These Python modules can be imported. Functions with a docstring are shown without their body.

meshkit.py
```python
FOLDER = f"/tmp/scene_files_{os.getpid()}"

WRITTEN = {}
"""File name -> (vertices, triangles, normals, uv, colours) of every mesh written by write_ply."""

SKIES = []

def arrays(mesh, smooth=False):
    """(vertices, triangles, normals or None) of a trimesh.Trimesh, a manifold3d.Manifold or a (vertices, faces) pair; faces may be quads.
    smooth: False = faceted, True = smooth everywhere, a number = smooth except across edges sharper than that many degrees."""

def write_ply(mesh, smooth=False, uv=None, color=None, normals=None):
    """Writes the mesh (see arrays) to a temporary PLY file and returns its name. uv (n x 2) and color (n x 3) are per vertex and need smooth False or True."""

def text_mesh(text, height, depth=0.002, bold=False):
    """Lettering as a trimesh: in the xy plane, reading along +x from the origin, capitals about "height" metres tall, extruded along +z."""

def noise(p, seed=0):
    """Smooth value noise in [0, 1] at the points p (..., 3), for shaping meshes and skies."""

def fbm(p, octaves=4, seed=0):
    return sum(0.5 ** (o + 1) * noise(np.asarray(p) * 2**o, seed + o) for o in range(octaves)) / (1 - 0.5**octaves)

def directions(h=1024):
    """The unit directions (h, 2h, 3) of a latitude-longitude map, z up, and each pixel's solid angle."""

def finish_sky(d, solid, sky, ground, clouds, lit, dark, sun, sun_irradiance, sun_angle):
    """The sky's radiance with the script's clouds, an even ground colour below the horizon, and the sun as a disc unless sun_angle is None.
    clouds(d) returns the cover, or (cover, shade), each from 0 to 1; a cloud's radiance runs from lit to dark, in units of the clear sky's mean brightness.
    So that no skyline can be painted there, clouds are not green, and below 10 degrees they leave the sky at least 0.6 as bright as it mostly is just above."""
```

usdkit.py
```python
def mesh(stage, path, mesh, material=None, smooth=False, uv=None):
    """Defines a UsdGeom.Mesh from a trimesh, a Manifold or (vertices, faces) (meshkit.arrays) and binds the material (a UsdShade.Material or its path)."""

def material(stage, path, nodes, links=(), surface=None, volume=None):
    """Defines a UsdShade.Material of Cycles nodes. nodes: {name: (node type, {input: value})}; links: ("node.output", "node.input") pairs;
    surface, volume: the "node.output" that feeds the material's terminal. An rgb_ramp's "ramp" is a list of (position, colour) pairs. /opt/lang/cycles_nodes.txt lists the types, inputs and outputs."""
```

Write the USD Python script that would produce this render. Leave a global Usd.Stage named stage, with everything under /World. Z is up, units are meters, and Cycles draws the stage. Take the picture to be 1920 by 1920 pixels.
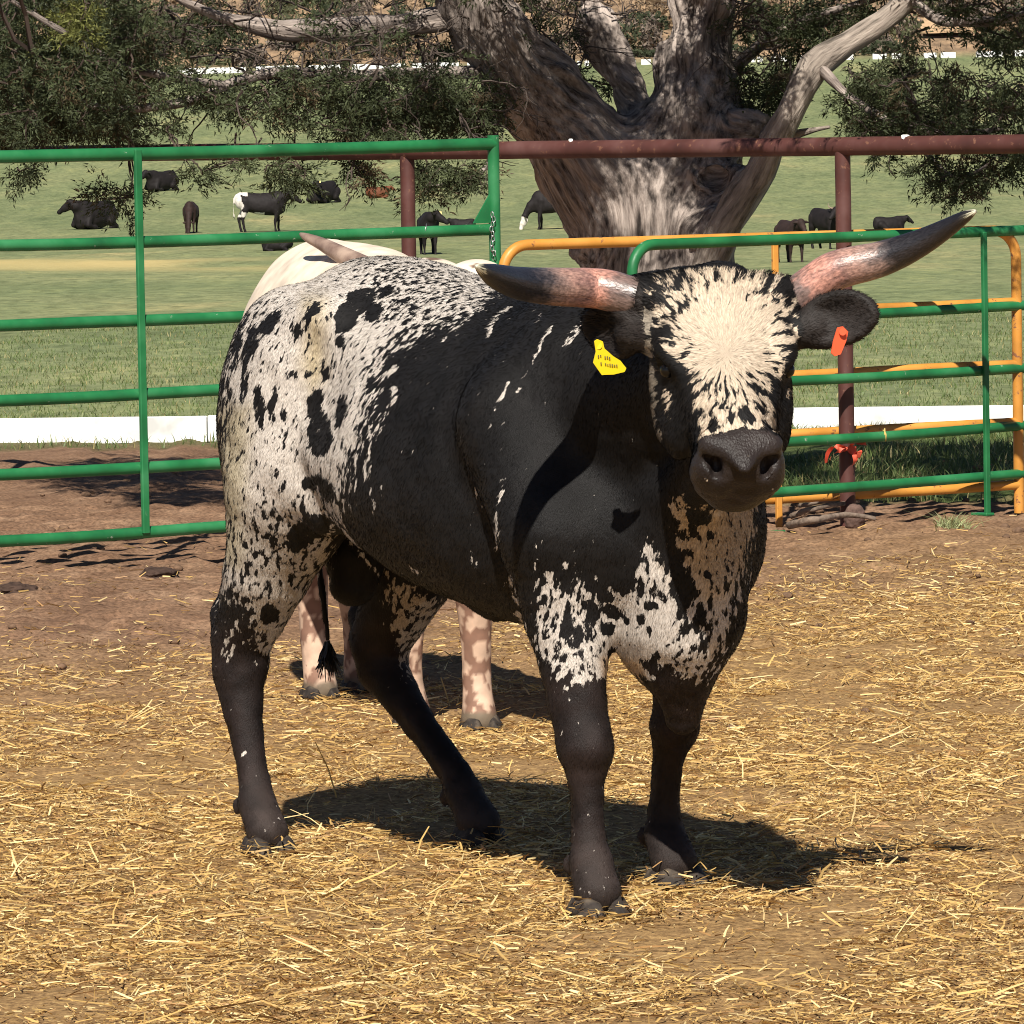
import math, random
import numpy as np
import trimesh
import usdkit
import meshkit
from scipy.interpolate import PchipInterpolator
from scipy.spatial import cKDTree
from pxr import Usd, UsdGeom, UsdLux, UsdShade, Sdf, Gf, Vt

RNG = np.random.default_rng(11)
stage = Usd.Stage.CreateInMemory()
UsdGeom.SetStageUpAxis(stage, 'Z')
UsdGeom.Xform.Define(stage, '/World')
UsdGeom.Scope.Define(stage, '/World/Looks')

# ---------------------------------------------------------------- camera
EYE = np.array([0, 0, 1.7])
FPX = 12000.0                                    # focal length in photograph pixels (1920 across)
PITCH, ROLL = math.atan(760 / FPX), 0.018
FWD = np.array([0, math.cos(PITCH), -math.sin(PITCH)])
_u0, _r0 = np.array([0, math.sin(PITCH), math.cos(PITCH)]), np.array([1.0, 0, 0])
RGT = math.cos(ROLL) * _r0 - math.sin(ROLL) * _u0
UPV = math.sin(ROLL) * _r0 + math.cos(ROLL) * _u0
cam = UsdGeom.Camera.Define(stage, '/World/camera')
cam.CreateHorizontalApertureAttr(36.0)
cam.CreateVerticalApertureAttr(36.0)
cam.CreateFocalLengthAttr(36.0 * FPX / 1920)
cam.CreateClippingRangeAttr(Gf.Vec2f(0.1, 5000))
cam.CreateExposureAttr(0.58)
_m = np.eye(4)
_m[0, :3], _m[1, :3], _m[2, :3], _m[3, :3] = RGT, UPV, -FWD, EYE
UsdGeom.Xformable(cam).AddTransformOp().Set(Gf.Matrix4d(_m.tolist()))

# ---------------------------------------------------------------- sky and sun
SUN = np.array([-0.10, -1.0, 1.0])
SUN = SUN / np.linalg.norm(SUN)
SUN_EL, SUN_ROT = math.asin(SUN[2]), math.atan2(SUN[0], SUN[1])
sky = UsdLux.DomeLight.Define(stage, '/World/sky')
sky_mat = usdkit.material(stage, '/World/Looks/sky', {
    'tex': ('sky_texture', {'sky_type': 'single_scattering', 'sun_disc': False, 'sun_elevation': SUN_EL, 'sun_rotation': SUN_ROT,
                            'altitude': 1200.0, 'air_density': 0.7, 'aerosol_density': 0.25}),
    'bg': ('background_shader', {'strength': 0.05})}, [('tex.color', 'bg.color')], surface='bg.background')
UsdShade.MaterialBindingAPI.Apply(sky.GetPrim()).Bind(sky_mat)
sky.GetPrim().SetCustomDataByKey('kind', 'structure')
sun = UsdLux.DistantLight.Define(stage, '/World/sun')
sun.CreateIntensityAttr(1.25)
sun.CreateAngleAttr(0.5)
sun.CreateNormalizeAttr(True)
sun.CreateColorAttr(Gf.Vec3f(1.0, 0.95, 0.86))
_z = SUN
_x = np.cross([0, 0, 1.0], _z); _x /= np.linalg.norm(_x)
_y = np.cross(_z, _x)
_m = np.eye(4); _m[0, :3], _m[1, :3], _m[2, :3], _m[3, :3] = _x, _y, _z, (0, 0, 30)
UsdGeom.Xformable(sun).AddTransformOp().Set(Gf.Matrix4d(_m.tolist()))


# ---------------------------------------------------------------- helpers
def ray(px, py):
    return FWD + (px - 960) / FPX * RGT + (960 - py) / FPX * UPV


def at(px, py, D):
    """The point that shows at pixel (px, py) of the photograph at distance D along y."""
    d = ray(px, py)
    return EYE + d * D / d[1]


def gnd(px, py, z=0.0):
    d = ray(px, py)
    return EYE + d * (z - 1.7) / d[2]


def proj(p):
    v = np.asarray(p, float) - EYE
    w = v @ FWD
    return 960 + FPX * (v @ RGT) / w, 960 - FPX * (v @ UPV) / w


USED = {}


def numbered(parent, name):
    k = USED.get((parent, name), 0)
    USED[(parent, name)] = k + 1
    return f'{parent}/{name}' + (f'_{k:03d}' if k else '')


def tag(p, label=None, cat=None, group=None, kind=None):
    prim = p.GetPrim() if hasattr(p, 'GetPrim') else p
    for k, v in (('label', label), ('category', cat), ('group', group), ('kind', kind)):
        if v:
            prim.SetCustomDataByKey(k, v)
    return p


class Thing:
    def __init__(self, name, loc=(0, 0, 0), label=None, cat=None, group=None, kind=None):
        self.path = numbered('/World', name)
        self.loc = np.array(loc, float)
        self.x = UsdGeom.Xform.Define(stage, self.path)
        self.x.AddTranslateOp().Set(Gf.Vec3d(*self.loc))
        tag(self.x, label, cat, group, kind)


def prim_vars(m, attrs):
    for k, v in (attrs or {}).items():
        v = np.asarray(v, np.float32)
        api = UsdGeom.PrimvarsAPI(m)
        if v.ndim == 1:
            api.CreatePrimvar(k, Sdf.ValueTypeNames.FloatArray, 'vertex').Set(Vt.FloatArray.FromNumpy(v))
        else:
            api.CreatePrimvar(k, Sdf.ValueTypeNames.Float3Array, 'vertex').Set(Vt.Vec3fArray.FromNumpy(v))


def put(name, mesh, mat, parent=None, smooth=False, attrs=None, label=None, cat=None, group=None, kind=None, loc=None):
    """Defines a mesh given in world coordinates, under a Thing, under a part's path, or at top level."""
    if isinstance(mesh, trimesh.Trimesh):
        mesh = (np.array(mesh.vertices), np.array(mesh.faces))
    v, f = np.asarray(mesh[0], float), np.asarray(mesh[1], int)
    if f.shape[1] == 4:
        f = np.vstack([f[:, [0, 1, 2]], f[:, [0, 2, 3]]])
    base = np.zeros(3)
    if isinstance(parent, Thing):
        up, base = parent.path, parent.loc
    elif parent is not None:
        up, base = parent[0], parent[1]
    else:
        up = '/World'
        if loc is not None:
            base = np.asarray(loc, float)
    path = numbered(up, name)
    m = usdkit.mesh(stage, path, (v - base, f), mat, smooth=smooth)
    if parent is None and loc is not None:
        m.AddTranslateOp().Set(Gf.Vec3d(*base))
    prim_vars(m, attrs)
    tag(m, label, cat, group, kind)
    return (path, base)


def tube(points, radii, sides=10, caps=True):
    p = np.asarray(points, float)
    n = len(p)
    r = np.broadcast_to(np.asarray(radii, float), (n,))
    t = np.gradient(p, axis=0)
    t /= np.linalg.norm(t, axis=1, keepdims=True) + 1e-12
    ref = np.array([0, 0, 1.0]) if abs(t[0, 2]) < 0.85 else np.array([1.0, 0.2, 0])
    a = np.empty_like(p)
    a[0] = np.cross(t[0], ref)
    for k in range(1, n):                       # carried along without twist
        a[k] = a[k - 1] - (a[k - 1] @ t[k]) * t[k]
        if a[k] @ a[k] < 1e-12:
            a[k] = np.cross(t[k], [0.3, 0.5, 0.8])
        a[k] /= np.linalg.norm(a[k])
    a /= np.linalg.norm(a, axis=1, keepdims=True) + 1e-12
    b = np.cross(t, a)
    ang = np.arange(sides) * 2 * np.pi / sides
    v = p[:, None] + r[:, None, None] * (np.cos(ang)[None, :, None] * a[:, None] + np.sin(ang)[None, :, None] * b[:, None])
    i, j = np.meshgrid(np.arange(n - 1), np.arange(sides), indexing='ij')
    q = np.stack([i * sides + j, (i + 1) * sides + j, (i + 1) * sides + (j + 1) % sides, i * sides + (j + 1) % sides], -1).reshape(-1, 4)
    v = v.reshape(-1, 3)
    f = np.vstack([q[:, [0, 1, 2]], q[:, [0, 2, 3]]])
    if caps:
        v = np.vstack([v, p[0], p[-1]])
        k = np.arange(sides)
        f = np.vstack([f, np.stack([k, (k + 1) % sides, np.full(sides, len(v) - 2)], 1),
                       np.stack([(n - 1) * sides + (k + 1) % sides, (n - 1) * sides + k, np.full(sides, len(v) - 1)], 1)])
    return v, f


def join(parts):
    vs, fs, n = [], [], 0
    for v, f in parts:
        vs.append(v); fs.append(np.asarray(f) + n); n += len(v)
    return np.vstack(vs), np.vstack(fs)


def box(size, center=(0, 0, 0), bevel=0.0, rot=None):
    sx, sy, sz = np.array(size) / 2
    if bevel:
        import manifold3d as m3
        pts = [(x, y, z) for x in (-sx + bevel, sx - bevel) for y in (-sy, sy) for z in (-sz + bevel, sz - bevel)]
        pts += [(x, y, z) for x in (-sx, sx) for y in (-sy + bevel, sy - bevel) for z in (-sz + bevel, sz - bevel)]
        pts += [(x, y, z) for x in (-sx + bevel, sx - bevel) for y in (-sy + bevel, sy - bevel) for z in (-sz, sz)]
        h = trimesh.convex.convex_hull(np.array(pts))
        v, f = np.array(h.vertices), np.array(h.faces)
    else:
        h = trimesh.creation.box(size)
        v, f = np.array(h.vertices), np.array(h.faces)
    if rot is not None:
        v = v @ np.asarray(rot).T
    return v + np.asarray(center), f


def curve(pts, n=40):
    p = np.asarray(pts, float)
    d = np.r_[0, np.cumsum(np.linalg.norm(np.diff(p[:, :3], axis=0), axis=1))]
    x = np.linspace(0, d[-1], n)
    return np.stack([PchipInterpolator(d, p[:, k])(x) for k in range(p.shape[1])], 1)


def smooth01(x):
    x = np.clip(x, 0, 1)
    return x * x * (3 - 2 * x)


# ---- signed distance modelling
def smin(a, b, k):
    h = np.clip(0.5 + 0.5 * (b - a) / k, 0, 1)
    return b + (a - b) * h - k * h * (1 - h)


def smax(a, b, k):
    return -smin(-a, -b, k)


def cone(p, a, b, ra, rb):
    a, b = np.asarray(a, np.float32), np.asarray(b, np.float32)
    ab = b - a
    t = np.clip(((p - a) @ ab) / (ab @ ab), 0, 1)
    return np.linalg.norm(p - a - t[:, None] * ab, axis=1) - (ra + (rb - ra) * t)


def sd_leg(p, joints, k=0.012):
    d = None
    for (a, ra), (b, rb) in zip(joints[:-1], joints[1:]):
        c = cone(p, a, b, ra, rb)
        d = c if d is None else smin(d, c, k)
    return d


def ell(p, c, r, axes=None):
    q = p - np.asarray(c, np.float32)
    if axes is not None:
        q = q @ np.asarray(axes, np.float32).T
    r = np.asarray(r, np.float32)
    k = np.linalg.norm(q / r, axis=1)
    return (k - 1) * r.min() if r.max() / r.min() < 1.01 else k * (k - 1) / (np.linalg.norm(q / r ** 2, axis=1) + 1e-9)


def loft(x, y, z, lo, hi, W, zt, zb, p, egg=0.0):
    xc = np.clip(x, lo, hi)
    w, t, b = W(xc), zt(xc), zb(xc)
    c, hh = (t + b) / 2, (t - b) / 2
    zz = (z - c) / hh
    ww = w * (1 - egg * np.clip(zz, -1, 1.2))
    q = ((np.abs(y) / ww) ** p + np.abs(zz) ** p) ** (1 / p)
    d = (q - 1) * np.minimum(ww, hh)
    ex = np.maximum(np.maximum(lo - x, x - hi), 0)
    return np.where(ex > 0, np.sqrt(np.maximum(d, 0) ** 2 + ex ** 2), d).astype(np.float32)


def surface(sdf, lo, hi, h, coarse=4):
    """Naive surface nets over the zero set of sdf, evaluated on a fine grid only near the surface."""
    lo = np.asarray(lo, float)
    nc = np.ceil((np.asarray(hi) - lo) / (h * coarse)).astype(int)
    H = h * coarse
    ii = np.stack(np.meshgrid(*[np.arange(n) for n in nc], indexing='ij'), -1).reshape(-1, 3)
    cen = (lo + (ii + 0.5) * H).astype(np.float32)
    d = np.concatenate([sdf(c) for c in np.array_split(cen, max(1, len(cen) // 60000))])
    near = np.abs(d) < H * 1.35
    nf = nc * coarse
    vol = np.repeat(np.repeat(np.repeat(d.reshape(nc), coarse, 0), coarse, 1), coarse, 2).astype(np.float32)
    sub = np.stack(np.meshgrid(*[np.arange(coarse)] * 3, indexing='ij'), -1).reshape(-1, 3)
    fi = (ii[near][:, None] * coarse + sub[None]).reshape(-1, 3)
    pts = (lo + fi * h).astype(np.float32)
    val = np.concatenate([sdf(c) for c in np.array_split(pts, max(1, len(pts) // 60000))])
    vol[fi[:, 0], fi[:, 1], fi[:, 2]] = val
    s = vol < 0
    n = nf
    # cells with a sign change
    c = np.zeros(n - 1, np.int8)
    offs = [(a, b, e) for a in (0, 1) for b in (0, 1) for e in (0, 1)]
    for a, b, e in offs:
        c += s[a:n[0] - 1 + a, b:n[1] - 1 + b, e:n[2] - 1 + e]
    act = np.argwhere((c > 0) & (c < 8))
    idx = np.full(n - 1, -1, np.int64)
    idx[act[:, 0], act[:, 1], act[:, 2]] = np.arange(len(act))
    acc, cnt = np.zeros((len(act), 3)), np.zeros(len(act))
    for k1 in range(8):
        for ax in range(3):
            o1 = offs[k1]
            if o1[ax]:
                continue
            o2 = list(o1); o2[ax] = 1
            v1 = vol[act[:, 0] + o1[0], act[:, 1] + o1[1], act[:, 2] + o1[2]]
            v2 = vol[act[:, 0] + o2[0], act[:, 1] + o2[1], act[:, 2] + o2[2]]
            m = (v1 < 0) != (v2 < 0)
            t = np.where(m, v1 / np.where(m, v1 - v2, 1), 0)
            pos = np.tile(np.array(o1, float), (len(act), 1))
            pos[:, ax] += t
            acc += pos * m[:, None]; cnt += m
    v = lo + (act + acc / np.maximum(cnt, 1)[:, None]) * h
    quads = []
    for ax in range(3):
        b, e = (ax + 1) % 3, (ax + 2) % 3
        sl1 = [slice(None)] * 3; sl2 = [slice(None)] * 3
        sl1[ax] = slice(0, -1); sl2[ax] = slice(1, None)
        ch = s[tuple(sl1)] != s[tuple(sl2)]
        e_ = np.argwhere(ch)
        ok = (e_[:, b] > 0) & (e_[:, e] > 0) & (e_[:, b] < n[b] - 1) & (e_[:, e] < n[e] - 1)
        e_ = e_[ok]
        inside = s[e_[:, 0], e_[:, 1], e_[:, 2]]
        def cell(db, de):
            q = e_.copy(); q[:, b] += db; q[:, e] += de
            return idx[q[:, 0], q[:, 1], q[:, 2]]
        Q = np.stack([cell(-1, -1), cell(0, -1), cell(0, 0), cell(-1, 0)], 1)
        Q[~inside] = Q[~inside][:, ::-1]
        quads.append(Q[(Q >= 0).all(1)])
    q = np.vstack(quads)
    f = np.vstack([q[:, [0, 1, 2]], q[:, [0, 2, 3]]])
    return v, f


def relax(v, f, it=2, lam=0.5):
    from scipy.sparse import coo_matrix
    e = np.vstack([f[:, [0, 1]], f[:, [1, 2]], f[:, [2, 0]]])
    e = np.vstack([e, e[:, ::-1]])
    a = coo_matrix((np.ones(len(e)), (e[:, 0], e[:, 1])), (len(v), len(v))).tocsr()
    a.data[:] = 1
    deg = np.asarray(a.sum(1)).ravel()
    for k in range(it):
        v = v + lam * ((a @ v) / deg[:, None] - v)
        v = v - lam * 1.04 * ((a @ v) / deg[:, None] - v)
    return v


def normals(v, f):
    return meshkit.arrays((v, f), True)[2]


def mat(name, nodes, links, surface='p.BSDF'):
    return usdkit.material(stage, '/World/Looks/' + name, nodes, links, surface=surface)


def attr_mat(name, rough=0.8, spec=0.3, bump=None, **kw):
    """Base colour from the mesh's own colour attribute "col", a little broken up by noise."""
    nodes = {'c': ('attribute', {'attribute': 'col'}), 'tc': ('geometry', {}),
             'n': ('noise_texture', {'scale': kw.get('scale', 20.0), 'detail': 4.0}),
             'r': ('map_range', {'from_min': 0.3, 'from_max': 0.7, 'to_min': kw.get('lo', 0.8), 'to_max': kw.get('hi', 1.2)}),
             'm': ('vector_math', {'math_type': 'scale'}),
             'p': ('principled_bsdf', {'roughness': rough, 'specular_ior_level': spec})}
    links = [('tc.position', 'n.vector'), ('n.fac', 'r.value'), ('c.vector', 'm.vector1'), ('r.result', 'm.scale'), ('m.vector', 'p.base_color')]
    if bump:
        nodes['b'] = ('bump', {'strength': bump, 'distance': 0.01})
        links += [('n.fac', 'b.height'), ('b.normal', 'p.normal')]
    return mat(name, nodes, links)

# ---------------------------------------------------------------- ground and field
def graded(lo, hi, a, b, fine, n_out):
    mid = np.arange(a, b + 1e-9, fine)
    left = a - (a - lo) * (np.linspace(0, 1, n_out + 1)[1:] ** 2.2)
    right = b + (hi - b) * (np.linspace(0, 1, n_out + 1)[1:] ** 2.2)
    return np.r_[left[::-1], mid, right]


def grid(xs, ys):
    X, Y = np.meshgrid(xs, ys, indexing='xy')
    nx, ny = len(xs), len(ys)
    i, j = np.meshgrid(np.arange(nx - 1), np.arange(ny - 1), indexing='xy')
    a = (j * nx + i).ravel()
    q = np.stack([a, a + 1, a + nx + 1, a + nx], 1)
    return X.ravel(), Y.ravel(), np.vstack([q[:, [0, 1, 2]], q[:, [0, 2, 3]]])


def ground_z(x, y):
    p = np.stack([x, y, np.zeros_like(x)], -1)
    big = (meshkit.fbm(p * 0.9, 3, 5) - 0.5) * 0.05
    clod = meshkit.fbm(p * 9.0, 3, 9) - 0.5
    rough = np.clip((y - 17.5) / 3.5, 0, 1)
    return big * (0.3 + 0.7 * np.clip((y - 15.5) / 4, 0, 1)) + clod * (0.024 + 0.04 * rough) - 0.008


xs = graded(-60, 60, -2.3, 2.3, 0.03, 30)
ys = graded(-40, 33.3, 11.3, 28.0, 0.035, 24)
gx, gy, gf = grid(xs, ys)
gz = ground_z(gx, gy)
E_GRASS = np.clip((gx - 0.55 - 0.35 * (meshkit.noise(np.stack([gx, gy, gx * 0], -1) * 1.3, 3) - 0.5)) / 0.5, 0, 1) * np.clip((gy - 26.6) / 0.7, 0, 1)
E_GRASS = np.maximum(E_GRASS, np.clip((gy - 32.4) / 0.5, 0, 1) * 0.7)
STRAW_BED = np.clip((22.5 + 0.8 * np.clip(gx, -1, 2) - gy + 1.2 * (meshkit.noise(np.stack([gx, gy, gx * 0], -1) * 0.8, 8) - 0.5) + 1.3 * np.clip(gx, -0.4, 1.4)) / 4.5, 0, 1)
ground_mat = mat('ground', {
    'g': ('geometry', {}), 'ag': ('attribute', {'attribute': 'grass'}), 'as': ('attribute', {'attribute': 'straw'}),
    'n1': ('noise_texture', {'scale': 3.0, 'detail': 5.0, 'roughness': 0.65}),
    'n2': ('noise_texture', {'scale': 55.0, 'detail': 5.0, 'roughness': 0.7}),
    'r1': ('rgb_ramp', {'ramp': [(0.3, (0.145, 0.083, 0.052)), (0.5, (0.225, 0.136, 0.086)), (0.7, (0.31, 0.20, 0.13))]}),
    'r2': ('rgb_ramp', {'ramp': [(0.3, (0.35, 0.3, 0.25)), (0.5, (0.9, 0.88, 0.85)), (0.72, (1.5, 1.42, 1.3))]}),
    'mul': ('mix', {'mix_type': 'multiply', 'fac': 1.0}),
    'sr': ('rgb_ramp', {'ramp': [(0.3, (0.11, 0.062, 0.026)), (0.5, (0.295, 0.178, 0.070)), (0.7, (0.52, 0.34, 0.13))]}),
    'ms': ('mix', {}), 'sf': ('math', {'math_type': 'multiply', 'value2': 0.75}),
    'gr': ('rgb_ramp', {'ramp': [(0.3, (0.035, 0.05, 0.017)), (0.5, (0.07, 0.095, 0.03)), (0.7, (0.13, 0.14, 0.05))]}),
    'mg': ('mix', {}),
    'bm': ('bump', {'strength': 0.7, 'distance': 0.012}),
    'p': ('principled_bsdf', {'roughness': 0.95, 'specular_ior_level': 0.12})},
    [('g.position', 'n1.vector'), ('g.position', 'n2.vector'), ('n1.fac', 'r1.fac'), ('n2.fac', 'r2.fac'),
     ('r1.color', 'mul.color1'), ('r2.color', 'mul.color2'), ('n2.fac', 'sr.fac'), ('as.fac', 'sf.value1'), ('sf.value', 'ms.fac'),
     ('mul.color', 'ms.color1'), ('sr.color', 'ms.color2'), ('n2.fac', 'gr.fac'), ('ag.fac', 'mg.fac'), ('ms.color', 'mg.color1'), ('gr.color', 'mg.color2'),
     ('mg.color', 'p.base_color'), ('n2.fac', 'bm.height'), ('bm.normal', 'p.normal')])
put('ground', (np.stack([gx, gy, gz], 1), gf), ground_mat, smooth=True, attrs={'grass': E_GRASS, 'straw': STRAW_BED}, kind='structure')

# the field: falls away behind the white board, then climbs to a dry hillside
_D = [32.9, 45, 60, 100, 150, 190, 230, 280, 330, 360, 420, 560, 900]
_E = [-0.02, -0.09, -0.22, -0.75, -1.40, -1.85, -1.33, 0.75, 3.70, 6.2, 13.0, 30.0, 75.0]
FIELD = PchipInterpolator(_D, _E)


def field_z(x, y):
    p = np.stack([x, y, np.zeros_like(x)], -1)
    k = np.clip((y - 45) / 80, 0, 1)
    return FIELD(y) + (meshkit.fbm(p * 0.05, 3, 21) - 0.5) * 0.5 * k + (meshkit.fbm(p * 0.8, 3, 4) - 0.5) * 0.07 * np.clip((y - 33) / 6, 0, 1) + (meshkit.fbm(p * 0.02, 3, 2) - 0.5) * 8 * np.clip((y - 345) / 60, 0, 1)


fx, fy, ff = grid(graded(-420, 420, -22, 22, 0.5, 24), np.r_[np.arange(32.95, 60, 0.25), 60 * 1.012 ** np.arange(0, 226)])
fz = field_z(fx, fy)
HILL = np.clip((fy - 333) / 3, 0, 1)
DRY = np.exp(-((fy - 110 + 6 * (meshkit.noise(np.stack([fx * 0.12, fy * 0.05, fx * 0], -1), 5) - 0.5)) / 8) ** 2) * smooth01((meshkit.fbm(np.stack([fx * 0.22, fy * 0.08, fx * 0], -1), 3, 15) - 0.36) / 0.22) * np.clip((3.5 - fx) / 3, 0, 1)
field_mat = mat('field', {
    'g': ('geometry', {}), 'h': ('attribute', {'attribute': 'hill'}), 'dr': ('attribute', {'attribute': 'dry'}), 'dm': ('mix', {'color2': (0.50, 0.385, 0.165)}), 'df': ('math', {'math_type': 'multiply', 'value2': 0.85}),
    'mp': ('mapping', {'scale': (0.22, 0.06, 1.0)}), 'mp2': ('mapping', {'scale': (1.3, 0.30, 1.0)}), 'mp3': ('mapping', {'scale': (5.0, 2.2, 5.0)}),
    'n1': ('noise_texture', {'scale': 1.0, 'detail': 5.0, 'roughness': 0.6}),
    'n2': ('noise_texture', {'scale': 1.0, 'detail': 5.0, 'roughness': 0.7}),
    'n3': ('noise_texture', {'scale': 1.0, 'detail': 4.0, 'roughness': 0.75}),
    'r1': ('rgb_ramp', {'ramp': [(0.30, (0.135, 0.165, 0.078)), (0.46, (0.175, 0.200, 0.096)), (0.60, (0.205, 0.220, 0.108)), (0.72, (0.34, 0.30, 0.145))]}),
    'r2': ('rgb_ramp', {'ramp': [(0.32, (0.78, 0.80, 0.76)), (0.5, (1.0, 1.0, 1.0)), (0.68, (1.22, 1.16, 1.08))]}),
    'r3': ('rgb_ramp', {'ramp': [(0.32, (0.6, 0.62, 0.58)), (0.5, (1.0, 1.0, 1.0)), (0.68, (1.35, 1.3, 1.25))]}),
    'm1': ('mix', {'mix_type': 'multiply', 'fac': 1.0}), 'm2': ('mix', {'mix_type': 'multiply', 'fac': 1.0}),
    'hr': ('rgb_ramp', {'ramp': [(0.3, (0.13, 0.09, 0.06)), (0.5, (0.28, 0.19, 0.115)), (0.68, (0.44, 0.29, 0.17))]}), 'mh': ('mix', {}),
    'bm': ('bump', {'strength': 0.6, 'distance': 0.05}),
    'p': ('principled_bsdf', {'roughness': 0.95, 'specular_ior_level': 0.1})},
    [('g.position', 'mp.vector'), ('g.position', 'mp2.vector'), ('g.position', 'mp3.vector'), ('mp.vector', 'n1.vector'), ('mp2.vector', 'n2.vector'), ('mp3.vector', 'n3.vector'),
     ('n1.fac', 'r1.fac'), ('n2.fac', 'r2.fac'), ('n3.fac', 'r3.fac'), ('r1.color', 'm1.color1'), ('r2.color', 'm1.color2'),
     ('m1.color', 'm2.color1'), ('r3.color', 'm2.color2'), ('n2.fac', 'hr.fac'), ('h.fac', 'mh.fac'), ('dr.fac', 'df.value1'), ('df.value', 'dm.fac'), ('m2.color', 'dm.color1'), ('dm.color', 'mh.color1'), ('hr.color', 'mh.color2'),
     ('mh.color', 'p.base_color'), ('n3.fac', 'bm.height'), ('bm.normal', 'p.normal')])
put('field', (np.stack([fx, fy, fz], 1), ff), field_mat, smooth=True, attrs={'hill': HILL, 'dry': DRY}, kind='structure')

# scrub on the far hillside
bush_leaf = mat('far_scrub', {'c': ('attribute', {'attribute': 'col'}), 'p': ('principled_bsdf', {'roughness': 0.8, 'specular_ior_level': 0.1})}, [('c.vector', 'p.base_color')])
_rb = np.random.default_rng(61)
_bv, _bc = [], []
for _k in range(420):
    _px, _D = (_rb.uniform(-150, 2070) if _k < 180 else _rb.uniform(-2200, 4100)), (_rb.uniform(334.5, 385) if _k < 180 else _rb.uniform(335, 430))
    _x = at(_px, 60, _D)[0]
    if 1690 < _px < 1850 and _D < 350:
        continue
    _kind = int(_rb.integers(0, 4))
    _h, _w = _rb.uniform(0.5, 2.4) * (0.6 if _D < 340 else 1), _rb.uniform(1.0, 3.2)
    _z = float(field_z(np.array([_x]), np.array([_D]))[0])
    _n = 420 if _k < 180 else 260
    _c = _rb.normal(0, 1, (_n, 3)); _c /= np.linalg.norm(_c, axis=1, keepdims=True)
    _c *= (_rb.uniform(0.3, 1, (_n, 1)) ** 0.5) * (0.6 + 0.8 * meshkit.fbm(_c * 1.8 + _k * 3, 2, 5))[:, None]
    _c = _c * np.array([_w / 2, _w / 2, _h / 2]) + np.array([_x, _D, _z + _h * 0.38])
    _e1, _e2 = _rb.normal(0, 0.10, (_n, 3)), _rb.normal(0, 0.10, (_n, 3))
    _bv.append(np.stack([_c - _e1, _c + _e1, _c + _e2], 1).reshape(-1, 3))
    _bc.append(np.repeat(np.array([[0.16, 0.125, 0.10], [0.08, 0.085, 0.045], [0.20, 0.14, 0.085], [0.04, 0.048, 0.026]])[_kind] * _rb.uniform(0.6, 1.4, (_n, 1)), 3, 0))
_bv, _bc = np.vstack(_bv), np.vstack(_bc)
put('hill_scrub', (_bv, np.arange(len(_bv)).reshape(-1, 3)), bush_leaf, attrs={'col': _bc}, kind='stuff', label='dry grey brown scrub covering the far hillside behind the pasture', cat='scrub')

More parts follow.
